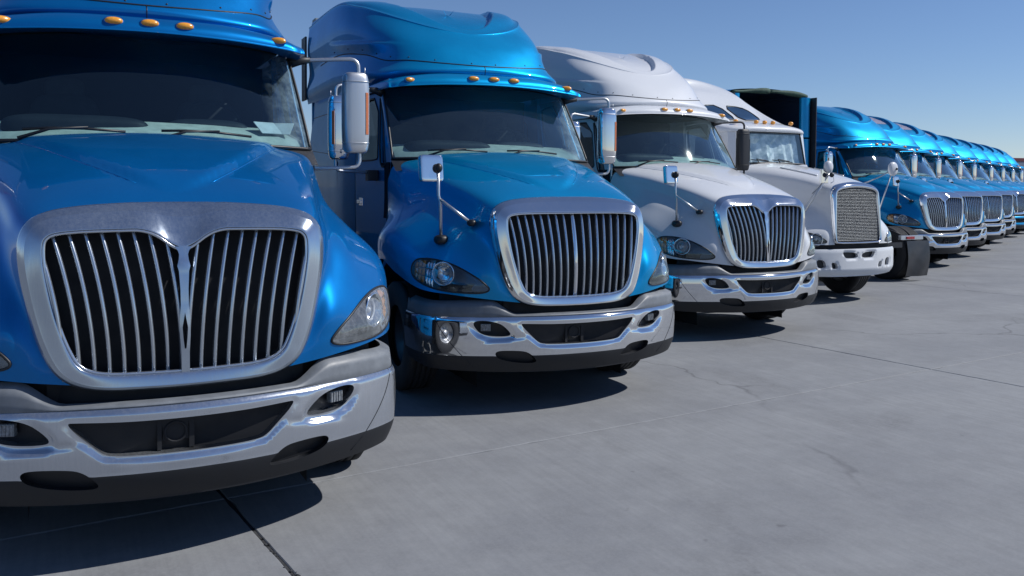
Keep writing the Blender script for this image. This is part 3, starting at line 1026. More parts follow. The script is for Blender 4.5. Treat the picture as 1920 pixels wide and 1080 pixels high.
# pockets behind the openings
b = B()
for h_, dep in ((sint, .043),):
    hp = bump3(np.array(h_)) + np.array([0, dep, 0])
    b.add(list(hp), [tuple(range(len(hp)))])
rec("lower_intake_screen", b.mesh("lower_intake_screen"), 'void', bump_rec)
b = B()
hp = bump3(np.array([(x2s(.02), .60)]))[0]
b.box((.02, -.117, .585), (.012, .01, .085)).box((-.13, -.117, .585), (.010, .01, .085)).box((-.055, -.115, .60), (.06, .008, .055))
b.lathe([(.055, 0), (.055, -.012), (.045, -.014), (.045, -.004), (.0001, -.004)], (-.055, -.118, .585), 'y', 24)
rec("tow_cover", b.mesh("tow_cover"), 'void', bump_rec)
for sg in (1, -1):
    b = B()
    hp = bump3(np.array(stow)) + np.array([0, .045, 0]); hp[:, 0] *= sg
    b.add(list(hp), [tuple(range(len(hp)))])
    b.tube([(sg * .60, .01, .40), (sg * .60, .07, .40)], .028, 12)
    rec("tow_pocket", b.mesh("tow_pocket"), 'gasket', bump_rec)
    b = B()
    hp = bump3(np.array(sfog)); hp = hp.mean(0) + (hp - hp.mean(0)) * 1.35 + np.array([0, .074, 0]); hp[:, 0] *= sg
    b.add(list(hp), [tuple(range(len(hp)))])
    f_ = rec("fog_lamp", b.mesh("fog_lamp"), 'gasket')
    q = bplan(np.array([x2s(.775)]))
    c = Vector((.790 * sg, q[1][0] + .062, .638))
    rt = Matrix.Rotation(math.atan2(.4, 1) * sg, 3, 'Z')
    b = B().box(c, (.042, .018, .030), rt, .006)
    for i in range(5): b.box(c + rt @ Vector((-.034 + .017 * i, -.019, 0)), (.003, .003, .027), rt)
    rec("lamp_lens", b.mesh("lamp_lens"), 'fog_lens', f_)
# step trim above the bumper
def ttop(a):
    x_ = abs(float(np.interp(abs(a), bs, bp[:, 0])))
    return .745 + .112 * float(sstep((x_ - .56) / .22)) - .012 * float(sstep((x_ - .9) / .3))
rows = []
for k in range(6):
    rr = []
    for a in np.linspace(-SMAX, SMAX, 121):
        t_ = k / 5
        z_ = (ztop(a) - .014 if k == 0 else ztop(a) + .002 + (ttop(a) - ztop(a)) * min(1, (t_ - .2) * 1.35))
        x_, y_, nx, ny = [float(v) for v in bplan(a)]
        off = -.014 - .020 * t_ ** 1.5 - (.020 if k == 0 else 0) - (.05 if t_ == 1 else 0)
        rr.append((x_ + nx * off, y_ + ny * off, z_))
    rows.append(rr)
st = Surf(np.array(rows), (0, 1, .7))
rec("bumper_step", st.grid_mesh("bumper_step"), 'step_grey')
# added black sheet behind the gap, run low to stop sun leaking
b = B()
A_, C_ = [], []
for a in np.linspace(-x2s(1.225), x2s(1.225), 66):
    x_, y_, nx, ny = [float(v) for v in bplan(a)]
    A_.append((x_ - nx * .12, y_ - ny * .12, .36)); C_.append((x_ - nx * .16, y_ - ny * .16, .835 + .15 * float(sstep((abs(x_) - .52) / .35))))
b.strip(A_, C_)
rec("bumper_gap_filler", b.mesh("bumper_gap_filler"), 'void')
# panel seams of the bumper ends
b = B()
for sg in (1, -1):
    pts = bump3(np.array([(sg * (x2s(1.17) + (x2s(.90) - x2s(1.17)) * t_ ** 1.3), .722 - (.722 - .315) * t_) for t_ in np.linspace(0, 1, 14)]))
    b.tube([tuple(p) for p in pts], .0028, 5)
rec("bumper_seam", b.mesh("bumper_seam"), 'gasket', bump_rec)

# ---- windshield and cab ---------------------------------------------------------
nuv = (61, 17)
P = np.zeros((61, 17, 3))
for i, f in enumerate(np.linspace(-1, 1, 61)):
    a = abs(f)
    bot = np.array([1.083 * f, 1.505 + .245 * a ** 2.3, 2.078 - .016 * a ** 2])
    top = np.array([1.035 * f, 2.01 + .25 * a ** 2.3, 2.835 - .05 * a ** 2])
    for j, t_ in enumerate(np.linspace(0, 1, 17)):
        p = bot + (top - bot) * t_
        p[1] -= .018 * math.sin(math.pi * t_)
        P[i, j] = p
wsf = Surf(P, (0, 3, 1.5))
rec("windshield", wsf.grid_mesh("windshield"), 'glass')
b = B()
ed = [tuple(P[i, 0] + wsf.N[i, 0] * .004) for i in range(61)]
b.tube(ed, .013, 6)
for i in (0, 60):
    b.tube([tuple(P[i, j] + wsf.N[i, j] * .002) for j in range(17)], .012, 6)
rec("windshield_seal", b.mesh("windshield_seal"), 'gasket')
# black band printed along the glass edge: thin solid strips inside
# pillars
b = B()
for sg in (1, -1):
    R0 = [(sg * 1.088, 1.752, 2.058), (sg * 1.090, 1.775, 2.05), (sg * 1.078, 1.845, 2.05)]
    R1 = [(sg * 1.040, 2.265, 2.782), (sg * 1.048, 2.285, 2.785), (sg * 1.046, 2.345, 2.785)]
    for k in range(2):
        b.strip([R0[k], R1[k]], [R0[k + 1], R1[k + 1]])
    b.add([(sg * 1.090, 1.775, 2.05), (sg * 1.078, 1.845, 2.05), (sg * 1.083, 1.845, 1.80), (sg * 1.10, 1.785, 1.82)], [(0, 1, 2, 3)])
rec("windshield_pillar", b.mesh("windshield_pillar"), 'blue')

def xs(z, y=3.): return 1.165 - .075 * float(sstep((z - 1.95) / .85)) - .088 * max(0., min(1., (3. - y) / 1.15)) - .02 * max(0., 1.6 - z)
def side_panel(outl, holes, step=.12, y0=None, wid=0.):
    V2, F2, hl = cdt(outl, holes, step)
    VV = [(xs(q[1], q[0]) + wid * float(sstep((q[0] - 2.9) / .5)), q[0], q[1]) for q in V2]
    b = B().add(VV, F2)
    for h_ in hl:
        A_ = [(xs(q[1], q[0]), q[0], q[1]) for q in h_]
        b.strip(A_, [(p[0] - .03, p[1], p[2]) for p in A_], True)
    A_ = [(xs(q[1], q[0]) + wid * float(sstep((q[0] - 2.9) / .5)), q[0], q[1]) for q in outl]
    b.strip(A_, [(p[0] - .04, p[1], p[2]) for p in A_], True, False)
    return b
WIN = chaikin([(2.215, 2.10), (2.40, 2.715), (2.86, 2.715), (2.88, 2.64), (2.88, 2.10), (2.84, 2.06), (2.25, 2.06)], 1)
VENT = chaikin([(1.965, 2.02), (2.02, 1.985), (2.10, 1.99), (2.155, 2.06), (2.345, 2.70), (2.30, 2.70)], 1)
DOOR = [(1.845, .95), (2.93, .95), (2.93, 2.765), (2.345, 2.765), (1.86, 2.06), (1.845, 1.9)]
for sg in (1, -1):
    b = side_panel(DOOR, [WIN, VENT])
    if sg < 0: b.flipx()
    dr_ = rec("door", b.mesh("door"), 'blue')
    b = B()
    for w_ in (WIN, VENT):
        b.add([(sg * (xs(q[1], q[0]) - .02), q[0], q[1]) for q in w_], [tuple(range(len(w_)))], False)
    rec("window", b.mesh("window"), 'glass_side', dr_)
    b = B()
    for w_ in (WIN, VENT):
        b.tube([(sg * (xs(q[1], q[0]) + .001), q[0], q[1]) for q in w_] + [(sg * xs(w_[0][1], w_[0][0]), w_[0][0], w_[0][1])], .010, 6, False)
    rec("window_seal", b.mesh("window_seal"), 'gasket', dr_)
    b = B().box((sg * 1.150, 2.78, 1.62), (.016, .075, .022), None, .008)
    b.box((sg * 1.142, 2.78, 1.62), (.008, .10, .045), None, .006)
    rec("handle", b.mesh("handle"), 'chrome', dr_)
    sl = [(2.945, .95), (5.30, .95), (5.30, 2.90), (2.945, 2.90)]
    b = side_panel(sl, [], .25, wid=.055)
    if sg < 0: b.flipx()
    s_ = rec("sleeper_side", b.mesh("sleeper_side"), 'blue')
    b = B()
    for pts in ([(3.45, 1.0), (3.45, 2.55), (3.62, 2.68), (5.2, 2.68)], [(3.55, 1.0), (3.55, 2.05), (3.70, 2.15), (5.2, 2.25)]):
        b.tube([(sg * (xs(q[1], q[0]) + .055 * float(sstep((q[0] - 2.9) / .5)) + .001), q[0], q[1]) for q in pts], .005, 5)
    rec("panel_seam", b.mesh("panel_seam"), 'gasket', s_)
    # lower skirt with steps
    b = B()
    b.box((sg * 1.13, 2.55, .66), (.03, .62, .28), None, .01).box((sg * 1.16, 4.2, .66), (.03, .95, .28), None, .01)
    b.box((sg * 1.14, 2.5, .56), (.05, .30, .02)).box((sg * 1.14, 2.5, .86), (.05, .30, .02))
    rec("side_skirt", b.mesh("side_skirt"), 'blue')
    b = B().box((sg * 1.235, 5.43, 3.35), (.012, .13, .42), None, .004)
    rec("side_extender", b.mesh("side_extender"), 'black', var='fwd')
    b = B().box((sg * 1.235, 5.43, 2.55), (.012, .13, 1.35), None, .004)
    rec("side_extender", b.mesh("side_extender"), 'black', var='rear')
# cab back, roof and floor
b = B()
b.box((0, 5.29, 1.95), (1.16, .02, .98)).box((0, 3.25, 2.87), (1.02, 1.15, .012)).box((0, 3.9, .96), (1.08, 1.36, .02))
rec("sleeper_back_wall", b.mesh("sleeper_back_wall"), 'blue')
b = B()
b.box((0, 3.30, 2.2), (1.04, .02, .62)).box((0, 2.55, 1.45), (1.04, .78, .02))
b.box((0, 2.75, 2.835), (.98, .55, .012))
for sg in (1, -1): b.box((sg * 1.075, 2.4, 1.75), (.015, .55, .28))
rec("cab_interior", b.mesh("cab_interior"), 'trim_dark')
b = B()
rows = []
for k, (dy, z_) in enumerate(((.02, 2.055), (.16, 2.15), (.42, 2.235), (.56, 2.215), (.60, 1.6))):
    rows.append([(1.04 * f, 1.505 + .245 * abs(f) ** 2.3 * (1 - .2 * k) + dy, z_ - .02 * abs(f)) for f in np.linspace(-1, 1, 21)])
P = np.array(rows)
rec("dashboard", Surf(P, (0, 2.4, 1.2)).grid_mesh("dashboard"), 'dash')
b = B().superell((.40, 2.07, 2.19), (.29, .13, .085), .7, .35)
b.superell((-.45, 1.96, 2.165), (.45, .19, .10), .6, .3)
rec("instrument_hood", b.mesh("instrument_hood"), 'dash_dark')
b = B()
c = Vector((.48, 2.38, 2.26)); rt = Matrix.Rotation(R(52), 3, 'X')
b.tube([c + rt @ Vector((.225 * math.cos(a), .225 * math.sin(a), 0)) for a in np.linspace(0, 2 * math.pi, 33)], .014, 8, False)
for a in (0.2, math.pi - .2, -math.pi / 2): b.tube([c, c + rt @ Vector((.22 * math.cos(a), .22 * math.sin(a), 0))], .012, 6)
b.superell(c, (.06, .06, .04), .7, .7, 12, 8)
rec("steering_wheel", b.mesh("steering_wheel"), 'trim_dark')
for sg in (1, -1):
    b = B().superell((sg * .52, 2.72, 1.85), (.26, .26, .10), .5, .5)
    b.superell((sg * .52, 2.95, 2.15), (.25, .09, .34), .5, .5).superell((sg * .52, 2.97, 2.53), (.14, .06, .09), .6, .6)
    rec("seat", b.mesh("seat"), 'seat')
b = B()
for (cx_, cy_, a) in ((.80, 1.86, .4), (.90, 1.90, -.5)):
    b.box((cx_, cy_, 2.215), (.085, .07, .003), Matrix.Rotation(a, 3, 'Z') @ Matrix.Rotation(R(38), 3, 'X'))
rec("paper_sheet", b.mesh("paper_sheet"), 'paper', var='paper')
# wipers
for sg, x0 in ((1, .12), (-1, -.62)):
    b = B()
    def wp(f, t_, off=.022):
        q = wsf.at([((f + 1) / 2, t_)])[0]; n = wsf.nat([((f + 1) / 2, t_)])[0]
        return tuple(q + n * off)
    b.tube([wp(x0 - .10, .0, .03), wp(x0 + .06, .075, .036), wp(x0 + .26, .095, .032)], [.013, .010, .007], 6)
    b.tube([wp(x0 - .08, .085), wp(x0 + .06, .094), wp(x0 + .24, .09), wp(x0 + .46, .068)], .0095, 6)
    rec("wiper", b.mesh("wiper"), 'gasket')

# visor / roof cap
VC = [
 [(0, 2.05, 2.846), (.5, 2.08, 2.838), (.86, 2.17, 2.815), (1.02, 2.29, 2.79), (1.065, 2.45, 2.785), (1.07, 3.2, 2.785)],
 [(0, 1.77, 2.826), (.5, 1.795, 2.816), (.88, 1.855, 2.792), (1.03, 1.905, 2.774), (1.085, 2.05, 2.770), (1.088, 3.2, 2.770)],
 [(0, 1.748, 2.838), (.5, 1.775, 2.828), (.885, 1.835, 2.804), (1.042, 1.885, 2.784), (1.098, 2.05, 2.778), (1.10, 3.2, 2.778)],
 [(0, 1.775, 2.89), (.5, 1.80, 2.885), (.885, 1.86, 2.853), (1.035, 1.925, 2.828), (1.09, 2.08, 2.815), (1.095, 3.2, 2.82)],
 [(0, 1.87, 2.942), (.5, 1.90, 2.938), (.85, 1.975, 2.903), (1.0, 2.06, 2.872), (1.075, 2.22, 2.853), (1.085, 3.2, 2.86)],
 [(0, 2.08, 2.965), (.5, 2.11, 2.96), (.82, 2.22, 2.93), (.97, 2.36, 2.90), (1.05, 2.52, 2.875), (1.07, 3.2, 2.88)],
]
P = crgrid(VC, 41, 61, mv=(True, False))
vs = Surf(P, (0, 3, 2.85))
rec("sun_visor", vs.grid_mesh("sun_visor", mirror=True), 'blue')
MK = [(0, 1.765, 2.889), (.224, 1.768, 2.887), (-.224, 1.768, 2.887), (.875, 1.845, 2.849), (-.875, 1.845, 2.849)]
for (x_, y_, z_) in MK:
    rt = Matrix.Rotation(-.35 * (x_ / .875) ** 3, 3, 'Z') @ Matrix.Rotation(R(-25), 3, 'X')
    b = B().superell((x_, y_ + .004, z_), (.058, .030, .026), .9, .9, 20, 10, rt)
    m_ = rec("marker_light", b.mesh("marker_light"), 'amber')
    b = B().superell((x_, y_ + .012, z_), (.066, .024, .032), .9, .9, 20, 8, rt)
    rec("lamp_base", b.mesh("lamp_base"), 'blue', m_)

# ---- roof fairing --------------------------------------------------------------------
FC = [
 [(0, 2.03, 2.955), (.45, 2.06, 2.95), (.78, 2.17, 2.93), (.96, 2.38, 2.895), (1.07, 2.9, 2.87), (1.16, 4.0, 2.87), (1.21, 5.3, 2.87)],
 [(0, 2.005, 3.0), (.47, 2.035, 2.995), (.83, 2.15, 2.985), (1.03, 2.40, 2.965), (1.13, 2.9, 3.0), (1.20, 4.0, 3.05), (1.23, 5.3, 3.03)],
 [(0, 2.03, 3.055), (.445, 2.085, 3.07), (.77, 2.24, 3.10), (.94, 2.49, 3.12), (1.045, 2.97, 3.235), (1.135, 3.9, 3.335), (1.19, 5.3, 3.28)],
 [(0, 2.20, 3.235), (.42, 2.27, 3.28), (.745, 2.46, 3.36), (.93, 2.76, 3.45), (1.05, 3.2, 3.56), (1.15, 3.95, 3.66), (1.215, 5.3, 3.58)],
 [(0, 2.46, 3.46), (.38, 2.55, 3.51), (.68, 2.78, 3.62), (.865, 3.10, 3.74), (.985, 3.48, 3.85), (1.10, 4.1, 3.96), (1.19, 5.3, 3.88)],
 [(0, 2.80, 3.68), (.31, 2.90, 3.73), (.56, 3.12, 3.82), (.72, 3.40, 3.91), (.82, 3.75, 3.985), (.92, 4.3, 4.05), (1.02, 5.3, 4.00)],
 [(0, 3.15, 3.85), (0, 3.35, 3.91), (0, 3.55, 3.96), (0, 3.8, 4.01), (0, 4.1, 4.055), (0, 4.6, 4.09), (0, 5.3, 4.06)],
]
FA = [np.array(r_, float) for r_ in FC]
FA = FA[:4] + [FA[3] * .13 + FA[4] * .87, FA[4] + np.array([.006, -.006, .006]) * (np.abs(FA[4][:, :1]) > .01), FA[4] * .87 + FA[5] * .13] + FA[5:]
P = crgrid(FA, 161, 121, mu=(False, True), mv=(True, False))
P = smooth_grid(P, 1, .5)
fs = Surf(P, (0, 4, 3.2))
# sunken panel on top whose front lip is a crescent
x, y, z = np.abs(P[..., 0]), P[..., 1], P[..., 2]
yc = 2.56 + .95 * (x / .66) ** 2.4
dd = (y - yc)
zr = 3.34 + .15 * (y - 2.6) / 1.2                      # raised blade along the side wall
blade = .038 * sstep((zr - z) / .03) * sstep((z - (zr - .16)) / .14) * sstep((y - 2.35) / .5) * (1 - sstep((y - 3.3) / 1.0)) * sstep((x - .55) / .3)
P = P + fs.N * blade[..., None]
dep = .072 * sstep(dd / .06) * (1 - sstep((y - 3.3) / 1.3)) * (z > 3.3)
P = P - fs.N * dep[..., None]
# seam groove
fsurf = Surf(P, (0, 4, 3.2))
rec("roof_fairing", fsurf.grid_mesh("roof_fairing", mirror=True), 'blue')
fair = REC[-1]
LP = fs.P * np.array([.965, 1, 1]) - np.array([0, 0, .05]); LP[..., 0] = np.maximum(LP[..., 0], 0)
rec("fairing_liner", Surf(LP, (0, 4, 3.2)).grid_mesh("fairing_liner", sub=(slice(0, 161), slice(40, 121)), mirror=True), 'liner', var='rear')
b = B()
vrow = 2 / 8
pts = fsurf.at([(vrow, v_) for v_ in np.linspace(0, .93, 60)]) + fsurf.nat([(vrow, v_) for v_ in np.linspace(0, .93, 60)]) * .0005
b.tube([(-p[0], p[1], p[2]) for p in pts[::-1]] + [tuple(p) for p in pts[1:]], .0065, 5)
cpts = fsurf.at([(u_, 0) for u_ in np.linspace(0.02, vrow, 10)])
b.tube([tuple(p) for p in cpts], .004, 5)
rec("fairing_seam", b.mesh("fairing_seam"), 'gasket', fair)
for sg in (1, -1):
    for v_ in (.05, .20, .33, .46, .57, .67, .76, .85):
        q = fsurf.at([(vrow + .022, v_)])[0]
        b = B().superell((sg * q[0], q[1], q[2]), (.008, .008, .008), 1, 1, 8, 6)
        rec("fairing_bolt", b.mesh("fairing_bolt"), 'gasket', fair)
# grey patch on the back half of the sunken panel
sel = np.where((P[..., 1] > 3.05) & (dd > .12) & (P[..., 2] > 3.6))
b = B()
nu_, nv_ = P.shape[:2]
okm = (P[..., 1] > 2.98) & (dd > .14) & (P[..., 1] < 5.2)
Q = P + fsurf.N * .004
fcs = [(i * nv_ + j, i * nv_ + j + 1, (i + 1) * nv_ + j + 1, (i + 1) * nv_ + j) for i in range(nu_ - 1) for j in range(nv_ - 1) if okm[i, j] and okm[i + 1, j] and okm[i, j + 1] and okm[i + 1, j + 1]]
b.add(Q.reshape(-1, 3), fcs); b.mirror()
used, fcs = clean(None, b.F)
rec("roof_patch", mk("roof_patch", [b.V[i] for i in used], fcs), 'patch', var='film')
b = B().box((-.92, 5.36, 3.93), (.20, .10, .09), None, .01)
rec("roof_box", b.mesh("roof_box"), 'grey_box', var='box')
b = B()
for k in range(2):
    x0, x1 = ((-1.12, .02), (.05, 1.12))[k]
    pts = [(x0 + (x1 - x0) * t_, 5.34 + .02 * math.sin(9 * t_), 3.94 + (.06 if k == 0 else .02) * math.sin(2.2 * t_ + k) + .05 * (1 - abs(x0 + (x1 - x0) * t_)) + (-.05 * t_ if k == 0 else 0)) for t_ in np.linspace(0, 1, 14)]
    b.tube(pts, [.05 + .018 * math.sin(5 * t_ + k) for t_ in np.linspace(0, 1, 14)], 8)
rec("rolled_tarp", b.mesh("rolled_tarp"), 'green', var='rear')

for sg in (1, -1):
    b = B()
    for z0, z1 in ((1.0, 2.93), (2.97, 3.90)):
        pts = [(sg * (1.07 + .14 * math.cos(a)), 5.33 + .13 * math.sin(a)) for a in np.linspace(-.2, math.pi + .1, 14)]
        b.strip([(x_, y_, z0) for x_, y_ in pts], [(x_, y_, z1) for x_, y_ in pts])
    rec("corner_panel", b.mesh("corner_panel"), 'blue', var='rear')
# ---- mirrors -----------------------------------------------------------------------
for sg in (1, -1):
    b = B()
    V_, F_ = [], []
    hw, hh, dp = .108, .318, .085
    nn, mm_ = 28, 22
    for i in range(mm_ + 1):
        a = -math.pi / 2 + math.pi * i / mm_
        ca = abs(math.cos(a)) ** .22; sa = math.copysign(abs(math.sin(a)) ** .55, math.sin(a))
        for k in range(nn):
            q = 2 * math.pi * k / nn
            cx_ = math.copysign(abs(math.cos(q)) ** .55, math.cos(q)); sy_ = math.copysign(abs(math.sin(q)) ** .75, math.sin(q))
            V_.append((1.53 * sg + hw * ca * cx_, 2.11 + dp * ca * (sy_ if sy_ < 0 else sy_ * .55), 2.37 + hh * sa))
    for i in range(mm_):
        for k in range(nn): F_.append((i * nn + k, i * nn + (k + 1) % nn, (i + 1) * nn + (k + 1) % nn, (i + 1) * nn + k))
    b.add(V_, F_)
    n0_ = len(REC)
    mh = rec("side_mirror", b.mesh("side_mirror"), 'chrome')
    b = B().box((1.53 * sg, 2.162, 2.37), (.09, .006, .29), None, .004)
    rec("mirror_glass", b.mesh("mirror_glass"), 'mirror_glass', mh)
    b = B()
    for z_ in (2.615, 2.135):
        b.tube([(1.53 * sg + hw * .985 * math.copysign(abs(math.cos(q)) ** .55, math.cos(q)), 2.11 - dp * .985 * abs(math.sin(q)) ** .75, z_) for q in np.linspace(0, math.pi, 20)], .0035, 5)
    rec("mirror_seam", b.mesh("mirror_seam"), 'alu', mh)
    b = B().box(((1.53 + .070) * sg, 2.042, 2.365), (.014, .012, .165), Matrix.Rotation(.45 * sg, 3, 'Z'), .005)
    rec("marker_strip", b.mesh("marker_strip"), 'amber_dull', mh)
    b = B()
    up = chaikin([(sg * 1.06, 2.26, 2.765), (sg * 1.18, 2.22, 2.777), (sg * 1.40, 2.15, 2.79), (sg * 1.555, 2.115, 2.80), (sg * 1.56, 2.11, 2.66)], 2, False)
    lo_ = chaikin([(sg * 1.565, 2.11, 2.08), (sg * 1.565, 2.11, 1.945), (sg * 1.45, 2.12, 1.94), (sg * 1.12, 2.24, 1.925)], 2, False)
    b.tube(up, .0155, 10); b.tube(lo_, .0155, 10)
    ar = rec("mirror_arm", b.mesh("mirror_arm"), 'alu')
    b = B().tube([(sg * 1.05, 2.27, 2.755), (sg * 1.12, 2.24, 2.770), (sg * 1.20, 2.215, 2.778)], [.045, .034, .022], 10)
    b.box((sg * 1.165, 2.22, 1.90), (.055, .06, .055), None, .012)
    rec("arm_bracket", b.mesh("arm_bracket"), 'black', ar)
    b = B().tube([(sg * 1.61, 2.11, 2.68), (sg * 1.61, 2.11, 2.735)], .004, 6)
    rec("arm_pin", b.mesh("arm_pin"), 'alu', ar)
    for r_ in REC[n0_:]: r_.tag = sg > 0

# hood mirror on the kerb side
b = B()
b.tube([(-1.050, .415, 1.34), (-1.056, .415, 1.66), (-1.075, .412, 1.72), (-1.08, .405, 1.97)], .014, 10)
b.tube([(-.86, .235, 1.50), (-1.06, .41, 1.685)], .0135, 10)
hm = rec("hood_mirror", b.mesh("hood_mirror"), 'alu', var='hm')
b = B().superell((-1.052, .405, 1.345), (.062, .062, .042), .8, .9, 20, 10).superell((-.845, .23, 1.492), (.038, .05, .03), .8, .9, 16, 8)
rec("rubber_foot", b.mesh("rubber_foot"), 'gasket', hm, var='hm')
b = B().superell((-1.135, .435, 1.945), (.106, .030, .114), .22, .22, 40, 24, Matrix.Rotation(R(10), 3, 'Z') @ Matrix.Rotation(R(-6), 3, 'X'))
rec("mirror_head", b.mesh("mirror_head"), 'chrome', hm, var='hm')
b = B().superell((-1.08, .395, 1.95), (.034, .034, .04), 1, 1, 14, 10)
rec("ball_joint", b.mesh("ball_joint"), 'gasket', hm, var='hm')

# ---- wheels and chassis ------------------------------------------------------------
def tyre_prof(r, w, ribs=5):
    p = [(r * .56, -w * .42), (r * .62, -w * .5), (r * .82, -w * .54), (r * .95, -w * .5), (r, -w * .42)]
    for k in range(ribs - 1):
        c = -w * .42 + (k + 1) * w * .84 / ribs
        p += [(r, c - .007), (r - .014, c - .005), (r - .014, c + .005), (r, c + .007)]
    p += [(r, w * .42), (r * .95, w * .5), (r * .82, w * .54), (r * .62, w * .5), (r * .56, w * .42)]
    return p
RT = .50
tyre_me = B().lathe(tyre_prof(RT, .29), (0, 0, 0), 'x', 64).mesh("front_wheel")
rimb = B().lathe([(.0001, .10), (.10, .10), (.11, .03), (.19, .01), (.23, .06), (.275, .12), (.29, .13), (.29, -.12)], (0, 0, 0), 'x', 40)
for k in range(10):
    a = 2 * math.pi * k / 10
    rimb.tube([(.01, .165 * math.cos(a), .165 * math.sin(a)), (.045, .165 * math.cos(a), .165 * math.sin(a))], .016, 6)
rim_me = rimb.mesh("rim")
for sg in (1, -1):
    wr = rec("front_wheel", tyre_me, 'rubber', loc=(sg * 1.085, 1.20, RT - .085), rot=(0, 0, 0 if sg > 0 else math.pi))
    rec("rim", rim_me, 'alu', wr, loc=(-.07, 0, 0))
b = B()
for sg in (1, -1): b.box((sg * .40, 4.7, .72), (.04, 3.55, .12))
b.box((0, 8.72, .66), (.36, .03, .05)).box((0, 1.2, .46), (.9, .06, .06)).box((0, 7.0, 1.02), (.45, .55, .06), None, .03)
for y_ in (6.80, 8.16): b.tube([(-1.1, y_, .46), (1.1, y_, .46)], .09, 10)
rec("chassis_frame", b.mesh("chassis_frame"), 'black')
RR = .545
dual_me = B().lathe(tyre_prof(RR, .27, 6), (.15, 0, 0), 'x', 56).lathe(tyre_prof(RR, .27, 6), (-.15, 0, 0), 'x', 56).mesh("rear_wheel")
rim2 = B().lathe([(.0001, .25), (.11, .25), (.13, .12), (.20, .04), (.27, .05), (.285, .27), (.285, 0)], (0, 0, 0), 'x', 32).mesh("rim")
for y_ in (6.80, 8.16):
    for sg in (1, -1):
        wr = rec("rear_wheel", dual_me, 'rubber', loc=(sg * .80, y_, RR - .085), rot=(0, 0, 0 if sg > 0 else math.pi))
        rec("rim", rim2, 'alu', wr)
for sg in (1, -1):
    b = B().lathe([(.0001, -.75), (.27, -.75), (.30, -.72), (.30, .72), (.27, .75), (.0001, .75)], (sg * .86, 4.2, .62), 'y', 28)
    rec("fuel_tank", b.mesh("fuel_tank"), 'alu')
    # mudflap, hangs from the rear light bar
    rows = []
    for t_ in np.linspace(0, 1, 12):
        rows.append([(sg * (.50 + .64 * f), 8.74 + .035 * math.sin(3.1 * t_) + .02 * math.sin(7 * f + 4 * t_) * t_, .735 - .715 * t_) for f in np.linspace(0, 1, 14)])
    P = np.array(rows)
    sf = Surf(P, (0, 5, .5)); mm_ = B()
    nn = P.shape[1]
    Fq = [(i * nn + j, i * nn + j + 1, (i + 1) * nn + j + 1, (i + 1) * nn + j) for i in range(11) for j in range(13)]
    mm_.add(P.reshape(-1, 3), Fq).add((P + np.array([0, -.012, 0])).reshape(-1, 3), Fq)
    rec("mudflap", mm_.mesh("mudflap"), 'mudflap', var='rear')
    b = B().box((sg * .66, 8.70, .80), (.32, .035, .042), None, .006)
    lb = rec("light_bar", b.mesh("light_bar"), 'alu', var='rear')
    b = B().box((sg * .60, 8.742, .797), (.11, .012, .026), None, .005)
    rec("tail_light", b.mesh("tail_light"), 'red', lb, var='rear')
    b = B().tube([(sg * .36, 8.2, 1.02), (sg * .36, 8.72, .86)], .012, 6)
    rec("fender_bracket", b.mesh("fender_bracket"), 'black', var='rear')

# ================================================================== TRUCK MODEL B (white, screen grille)
RECA = REC
REC = []
HC2 = [
 [(0, .07, 1.880), (0, .30, 1.95), (0, .60, 2.02), (0, 1.0, 2.10), (0, 1.45, 2.18), (0, 1.86, 2.235)],
 [(.28, .06, 1.860), (.30, .30, 1.925), (.33, .60, 1.995), (.37, 1.0, 2.075), (.42, 1.45, 2.155), (.46, 1.85, 2.21)],
 [(.455, .05, 1.795), (.49, .28, 1.85), (.53, .60, 1.92), (.59, 1.0, 1.995), (.66, 1.45, 2.075), (.73, 1.84, 2.145)],
 [(.515, .04, 1.69), (.555, .26, 1.72), (.61, .60, 1.77), (.69, 1.0, 1.83), (.79, 1.45, 1.90), (.89, 1.83, 1.97)],
 [(.530, .01, 1.42), (.585, .20, 1.46), (.68, .50, 1.52), (.80, 1.0, 1.56), (.90, 1.45, 1.60), (.98, 1.83, 1.64)],
 [(.530, -.01, 1.20), (.66, .12, 1.29), (.88, .40, 1.36), (1.02, .90, 1.40), (1.04, 1.42, 1.40), (1.02, 1.83, 1.34)],
 [(.525, -.025, 1.03), (.70, .01, 1.08), (1.02, .24, 1.12), (1.17, .65, 1.20), (1.20, 1.30, 1.24), (1.08, 1.83, 1.10)],
 [(.50, -.04, .885), (.70, -.01, .885), (1.00, .13, .89), (1.16, .42, .90), (1.21, 1.15, 1.10), (1.15, 1.80, .88)],
]
P = smooth_grid(crgrid(HC2, 113, 97, mu=(True, False)), 2, .5)
hood2 = Surf(P, (0, 1, .8))
HI2 = np.array([.60, .0]); HO2 = np.array([1.05, .30]); HE2 = (HO2 - HI2) / np.linalg.norm(HO2 - HI2); HN2 = np.array([HE2[1], -HE2[0]])
HL2 = chaikin([(.02, .915), (.05, .965), (.16, 1.03), (.30, 1.075), (.42, 1.09), (.47, 1.05), (.47, .97), (.42, .925), (.25, .908)], 2)
uv2, HEAD2 = build_headlight(hood2, HL2, HI2, HE2, HN2, (.20, .975))
V, F, N = surf_panel(hood2, [uv2], 1.9, 1.9, "hood")
rec("hood", mirrored_mesh("hood", V, F, N), 'white_b')
add_headlights(rec, HEAD2)
b = B()
for sg in (1, -1):
    for (x0, x1, yA, yB) in ((.30, .40, .55, 1.3),):
        q0, q1 = [], []
        for t_ in np.linspace(0, 1, 8):
            yy = yA + (yB - yA) * t_; xx = sg * (x0 + .1 * t_)
            h = surf_bvh(hood2).ray_cast(Vector((abs(xx), yy, 3)), Vector((0, 0, -1)))[0]
            q0.append((xx, yy, h.z + .006))
        b.tube(q0, .012, 6)
rec("hood_trim", b.mesh("hood_trim"), 'alu')
